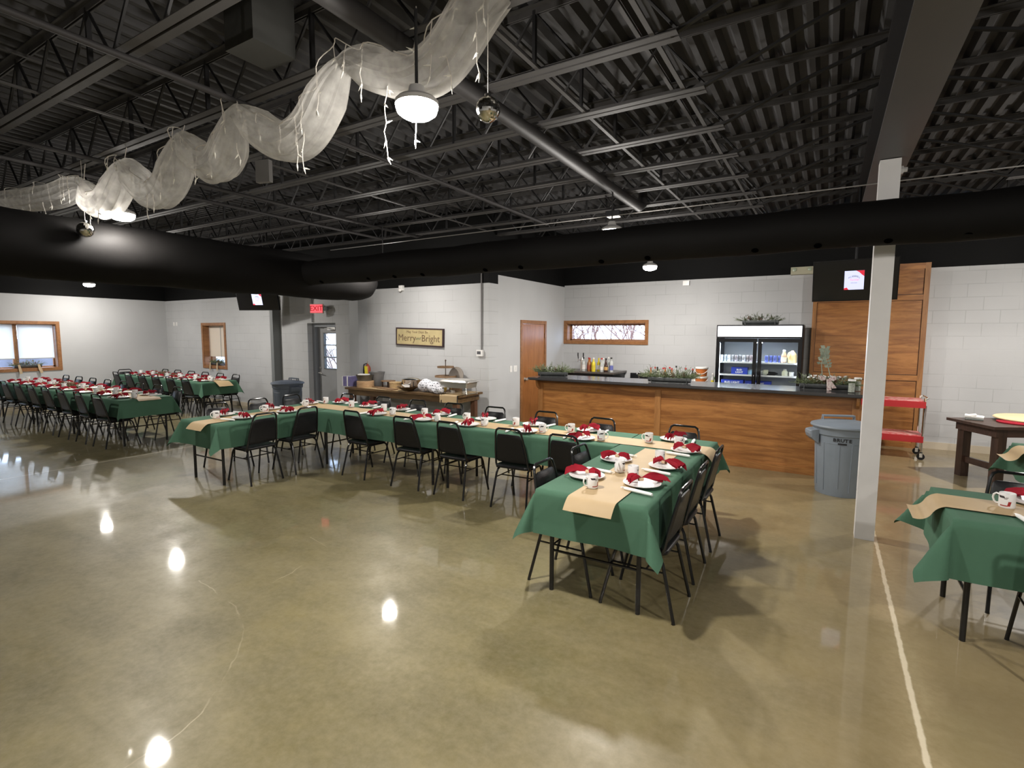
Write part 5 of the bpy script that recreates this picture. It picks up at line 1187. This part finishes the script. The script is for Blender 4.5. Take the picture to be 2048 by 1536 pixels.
o = onbuf('serving_paddle', -7.42, -0.20, 'long dark wooden serving paddle lying on the buffet', 'serving board', rz=R(-14)); MB().bb(-0.17, 0.35, -0.07, 0.07, 0.004, 0.022).bb(-0.42, -0.17, -0.02, 0.02, 0.006, 0.020).build('board', MWOOD, o)
o = onbuf('paper_sheet', -7.25, -0.22, 'light kraft paper spread beneath the boards on the buffet', 'paper'); MB().box((-0.1, 0, 0.0015), (1.1, 0.24, 0.002), R(-3)).build('sheet', KRAFT, o)
o = onbuf('wooden_bowl', -6.80, -0.20, 'wide shallow brown wooden bowl at the buffet front', 'bowl'); MB().lathe([(0.001, 0.004), (0.08, 0.004), (0.19, 0.075), (0.20, 0.085), (0.185, 0.08), (0.08, 0.015), (0.001, 0.012)], 30, cap=False).build('bowl', BUFW, o, True)
def chafer(o, w, d, h, lid=True):
    m = MB()
    for sx in (-1, 1):
        for sy in (-1, 1): m.tube([(sx*w*0.42, sy*d*0.42, h*0.55), (sx*w*0.46, sy*d*0.46, 0)], 0.006, 5)
        m.tube([(sx*w*0.46, -d*0.46, 0.02), (sx*w*0.46, d*0.46, 0.02)], 0.005, 5)
    for sy in (-1, 1): m.tube([(-w*0.46, sy*d*0.46, 0.03), (w*0.46, sy*d*0.46, 0.03)], 0.005, 5)
    m.build('stand', CHROME, o)
    m = MB(); m.loft([m.rrect(w*0.9, d*0.9, h*0.45, 0.03), m.rrect(w*0.96, d*0.96, h*0.78, 0.03), m.rrect(w*1.04, d*1.06, h*0.80, 0.035), m.rrect(w*1.04, d*1.06, h*0.83, 0.035)]); m.build('water_pan', STEEL, o, True)
    m = MB(); m.loft([m.rrect(w*0.98, d*0.98, h*0.83, 0.03), m.rrect(w*0.94, d*0.9, h*0.93, 0.05), m.rrect(w*0.80, d*0.6, h, 0.06)]); m.build('cover', STEEL, o, True)
o = onbuf('round_chafer', -6.68, 0.05, 'round chrome chafing dish with a dark reflective rim', 'chafing dish')
MB().lathe([(0.001, 0.06), (0.16, 0.06), (0.19, 0.10), (0.20, 0.18), (0.21, 0.19), (0.19, 0.21), (0.10, 0.235), (0.02, 0.24), (0.001, 0.25)], 30).build('pan', CHROME, o, True)
for k in range(4): a = PI/4+k*PI/2; MB().tube([(0.19*math.cos(a), 0.19*math.sin(a), 0.17), (0.21*math.cos(a), 0.21*math.sin(a), 0)], 0.008, 5).build('leg', BLACKG, o)
MB().bb(-0.09, 0.10, -0.20, -0.195, 0.03, 0.10).build('white_card', PLATE, o)
o = onbuf('patterned_bag', -6.20, -0.18, 'white fabric bag with dark dots heaped beside the chafing dish', 'bag', rz=R(-10))
def dots():
    m = bpy.data.materials.new('dotted_cloth'); m.use_nodes = True; nt = m.node_tree; b = nt.nodes['Principled BSDF']; tcn = nd(nt, 'ShaderNodeTexCoord'); v = nd(nt, 'ShaderNodeTexVoronoi'); v.inputs['Scale'].default_value = 24; v.inputs['Randomness'].default_value = 0.25
    nt.links.new(tcn.outputs['Object'], v.inputs['Vector']); nt.links.new(mixc(nt, math_(nt, 'LESS_THAN', v.outputs['Distance'], 0.30), (0.68, 0.68, 0.72), (0.03, 0.03, 0.05)), b.inputs['Base Color']); b.inputs['Roughness'].default_value = 0.8; return m
DT = dots()
def lump(cx, cy, cz, rx, ry, rz_, seed):
    rr = random.Random(seed); m = MB(); n1, n2 = 26, 14; rings = []
    for j in range(n2+1):
        t = PI*j/n2; ring = []
        for i in range(n1):
            a = 2*PI*i/n1; q = 1+0.10*math.sin(3*a+seed+t*2)+0.08*math.sin(5*a-seed*2+t*3)
            ring.append((cx+rx*math.sin(t)*math.cos(a)*q, cy+ry*math.sin(t)*math.sin(a)*q, cz-rz_*math.cos(t)*(1+0.06*math.sin(4*a+seed))))
        rings.append(ring)
    return m.loft(rings)
lump(-0.18, 0, 0.115, 0.15, 0.12, 0.115, 1).build('sack', DT, o, True); lump(0.03, 0.02, 0.095, 0.15, 0.12, 0.10, 3).build('sack', DT, o, True); lump(0.20, -0.04, 0.07, 0.12, 0.10, 0.075, 6).build('sack', DT, o, True)
o2 = onbuf('yellow_napkin', -5.96, -0.02, 'crumpled yellow cloth behind the dotted bag', 'cloth'); lump(0, 0, 0.07, 0.08, 0.07, 0.075, 8).build('cloth', mat('mustard_cloth', (0.72, 0.52, 0.12), 0.8), o2, True)
o = onbuf('tiered_stand', -5.89, 0.17, 'two tier wooden serving stand with a thin metal stem', 'serving stand')
MB().tube([(0, 0, 0), (0, 0, 0.56)], 0.008, 8).lathe([(0.014, 0.54), (0.014, 0.56), (0.001, 0.575)], 8).build('stem', mat('dark_bronze', (0.12, 0.09, 0.07), 0.4, 0.7), o)
for z, r_ in ((0.25, 0.195), (0.42, 0.150)): MB().lathe([(0.001, z), (r_, z), (r_+0.004, z+0.03), (r_-0.008, z+0.03), (r_-0.01, z+0.012), (0.001, z+0.012)], 30, cap=False).build('tray', MWOOD, o, True)
MB().lathe([(0.001, 0), (0.09, 0), (0.09, 0.012), (0.001, 0.012)], 20).build('base', MWOOD, o)
o = onbuf('round_slate', -5.69, 0.27, 'round grey board leaning on the wall behind the tiered stand', 'board'); MB().lathe([(0.001, -0.008), (0.165, -0.008), (0.165, 0.008), (0.001, 0.008)], 32, axis='y').xf(Matrix.Translation((0, 0.05, 0.27))@Matrix.Rotation(R(-8), 4, 'X')).build('board', mat('taupe_board', (0.28, 0.25, 0.22), 0.6), o, True)
MB().box((0, 0.03, 0.055), (0.24, 0.08, 0.11)).build('prop_block', MWOOD, o)
o = onbuf('chafing_dish', -5.60, -0.10, 'large rectangular steel chafing dish at the right end of the buffet', 'chafing dish', rz=R(2)); chafer(o, 0.60, 0.36, 0.265)
for s in (-0.13, 0.13): MB().lathe([(0.001, 0.0), (0.045, 0.0), (0.045, 0.06), (0.001, 0.06)], 14, (s, 0, 0.0)).build('burner', STEEL, o)
m = MB(); P = line((-5.95, 7.02, BZ+0.003), (-5.32, 7.08, BZ+0.003), 6)
o = tag(MB().add([(-5.60, 6.875, BZ+0.004), (-5.22, 6.89, BZ+0.004), (-5.22, 7.58, BZ+0.004), (-5.60, 7.58, BZ+0.004), (-5.60, 6.862, BZ-0.01), (-5.22, 6.877, BZ-0.01), (-5.585, 6.850, BZ-0.13), (-5.205, 6.865, BZ-0.12)], [(0, 1, 2, 3), (4, 5, 1, 0), (6, 7, 5, 4)]).build('buffet_runner', KRAFT), 'mustard striped cloth runner hanging at the right end of the buffet', 'table runner')
m = MB()
for x in (-5.575, -5.235): m.add([(x, 6.872, BZ+0.0055), (x+0.02, 6.873, BZ+0.0055), (x+0.02, 7.58, BZ+0.0055), (x, 7.58, BZ+0.0055), (x+0.013, 6.847, BZ-0.13), (x+0.033, 6.848, BZ-0.13)], [(0, 1, 2, 3), (4, 5, 1, 0)])
m.build('stripe', BLACKP, o)

# ------------------------------------------------------------ red cart
e = empty('serving_cart', (0.88, 9.92, 0), 'red two shelf serving cart on casters against the oak panel', 'cart')
RT_ = mat('red_marbled_top', (0.50, 0.03, 0.04), 0.4, col2=(0.75, 0.45, 0.42), scale=14)
for z in (0.88, 0.36):
    MB().bb(-0.42, 0.42, -0.24, 0.24, z-0.10, z-0.004).build('shelf_tray', REDM, e)
    MB().bb(-0.40, 0.40, -0.22, 0.22, z-0.004, z+0.008).build('shelf_lining', RT_, e)
for sx in (-1, 1):
    for sy in (-1, 1):
        MB().tube([(sx*0.405, sy*0.225, 0.11), (sx*0.405, sy*0.225, 0.93)], 0.014, 8).build('post', CHROME, e, True)
        w = MB().lathe([(0.001, -0.014), (0.048, -0.014), (0.050, -0.010), (0.050, 0.010), (0.048, 0.014), (0.001, 0.014)], 18, (sx*0.405, sy*0.225, 0.05), axis='y').build('caster', BLACKP, e, True)
        MB().bb(sx*0.405-0.018, sx*0.405+0.018, sy*0.225-0.02, sy*0.225-0.016, 0.04, 0.12).bb(sx*0.405-0.018, sx*0.405+0.018, sy*0.225+0.016, sy*0.225+0.02, 0.04, 0.12).bb(sx*0.405-0.018, sx*0.405+0.018, sy*0.225-0.02, sy*0.225+0.02, 0.105, 0.12).build('fork', STEEL, w)
MB().tube([(0.405, -0.225, 0.90), (0.44, -0.225, 0.93), (0.44, 0.225, 0.93), (0.405, 0.225, 0.90)], 0.010, 8).build('push_handle', CHROME, e, True)
m = MB(); m.box((0.425, -0.12, 0.60), (0.012, 0.16, 0.42), 0, 0, R(2)); m.build('hanging_towel', mat('taupe_towel', (0.20, 0.15, 0.13), 0.8, var=0.4, scale=12), e)

# ------------------------------------------------------------ dark farmhouse table
e = empty('farmhouse_table', (1.710, 8.677, 0), 'dark stained farmhouse table at the right edge holding a round board', 'table', rz=R(28))
# local: end edge at x=0, long side toward +x
m = MB(); m.bb(-0.12, 1.9, -0.375, 0.375, 0.725, 0.76); m.build('tabletop', WALNUTX, e)
m = MB(); m.bb(-0.02, 1.8, -0.30, -0.27, 0.62, 0.725); m.bb(-0.02, 1.8, 0.27, 0.30, 0.62, 0.725); m.bb(-0.04, -0.01, -0.31, 0.31, 0.62, 0.725); m.build('apron', WALNUTX, e)
for x in (0.04, 1.74):
    for y in (-0.26, 0.26): MB().bb(x-0.05, x+0.05, y-0.05, y+0.05, 0, 0.725).build('leg', WALNUT, e)
    MB().bb(x-0.02, x+0.02, -0.34, 0.34, 0.19, 0.27).build('stretcher', WALNUTX, e)
zt = 0.76
def onft(lx, ly): a = R(28); return (1.710+lx*math.cos(a)-ly*math.sin(a), 8.677+lx*math.sin(a)+ly*math.cos(a))
p = onft(0.08, 0.18)
o = empty('napkin_tray', (*p, zt), 'white paper napkins heaped in a small clear tray', 'napkins', rz=R(-12))
MB().bb(-0.09, 0.09, -0.07, 0.07, 0, 0.008).bb(-0.09, -0.084, -0.07, 0.07, 0, 0.04).bb(0.084, 0.09, -0.07, 0.07, 0, 0.04).bb(-0.09, 0.09, -0.07, -0.064, 0, 0.04).bb(-0.09, 0.09, 0.064, 0.07, 0, 0.04).build('tray', CLEAR, o)
MB().box((0, 0, 0.045), (0.19, 0.14, 0.02), 0, R(3), R(4)).box((-0.03, 0, 0.06), (0.10, 0.12, 0.015), R(8), 0, R(-10)).build('napkin_stack', ROLL, o)
p = onft(0.78, 0.02)
o = empty('round_serving_board', (*p, zt+0.028), 'large round pale wooden board resting on red cloth on the farmhouse table', 'board')
MB().lathe([(0.001, 0), (0.46, 0.0), (0.47, 0.012), (0.46, 0.022), (0.001, 0.022)], 48).build('board', mat('pale_board', (0.72, 0.58, 0.34), 0.5, var=0.08, scale=4), o, True)
p = onft(0.72, -0.06)
tag(MB().lathe([(0.001, 0.0), (0.50, 0.0), (0.505, 0.012), (0.40, 0.027), (0.001, 0.027)], 40, sy=0.62).build('red_cloth', NAPK, None, True, (*p, zt+0.001), R(28)), 'dark red cloth spread beneath the round board', 'cloth')

# ------------------------------------------------------------ planters on the sills, centrepieces
def sill(x, y, z, L, rz, label, seed):
    e = trough(x, y, z, L, rz, label, seed, 70, 40, 3, spike=0.12, group='planters on the window sills', leafm=mat('olive_leaf', (0.25, 0.24, 0.10), 0.7, var=0.3, scale=20))
    TB = mat('burlap_ribbon', (0.50, 0.38, 0.24), 0.8)
    for s in (-1, 1):
        m = MB(); m.add([(s*L*0.36-0.02, -0.10, 0.10), (s*L*0.36+0.02, -0.10, 0.10), (s*L*0.38+0.06, -0.13, -0.10), (s*L*0.38+0.01, -0.13, -0.12), (s*L*0.36-0.015, -0.125, -0.02)], [(0, 1, 2, 3, 4)]); m.add([(s*L*0.36-0.02, -0.104, 0.10), (s*L*0.36+0.02, -0.104, 0.10), (s*L*0.38+0.06, -0.134, -0.10), (s*L*0.38+0.01, -0.134, -0.12), (s*L*0.36-0.015, -0.129, -0.02)], [(4, 3, 2, 1, 0)]); m.build('burlap_tail', TB, e)
sill(XL-0.075, 4.60, 0.985, 0.5, R(90), 'planter with burlap ribbons on the left window sill', 31)
sill(-13.90, YM+0.075, 0.975, 0.45, 0, 'planter with burlap ribbons on the narrow window sill', 33)
def centre(x, y, L, label, seed):
    e = empty('pine_centerpiece', (x, y, 0.772), label, 'centrepiece', 'pine centrepieces on the left tables')
    pine_bits(seed, L, 0.14, 0.1, 110, 0.14, 0.45).build('pine_sprigs', PINE, e)['kind'] = 'stuff'
    for q in cones(seed+1, L*0.6, 0.1, 5, 0.035): q.xf(Matrix.Translation((0, 0, 0.02))); q.build('pine_cone', CONE, e)
    MB().lathe([(0.001, 0), (0.05, 0), (0.055, 0.10), (0.001, 0.10)], 14).build('candle_cup', mat('brown_cup', (0.22, 0.13, 0.07), 0.5), e, True)
    return e
centre(-12.75, 4.2, 0.9, 'pine and cone centrepiece in the middle of the far left table', 41)
centre(-14.2, 6.57, 0.9, 'pine and cone centrepiece in the middle of the rear left table', 47)
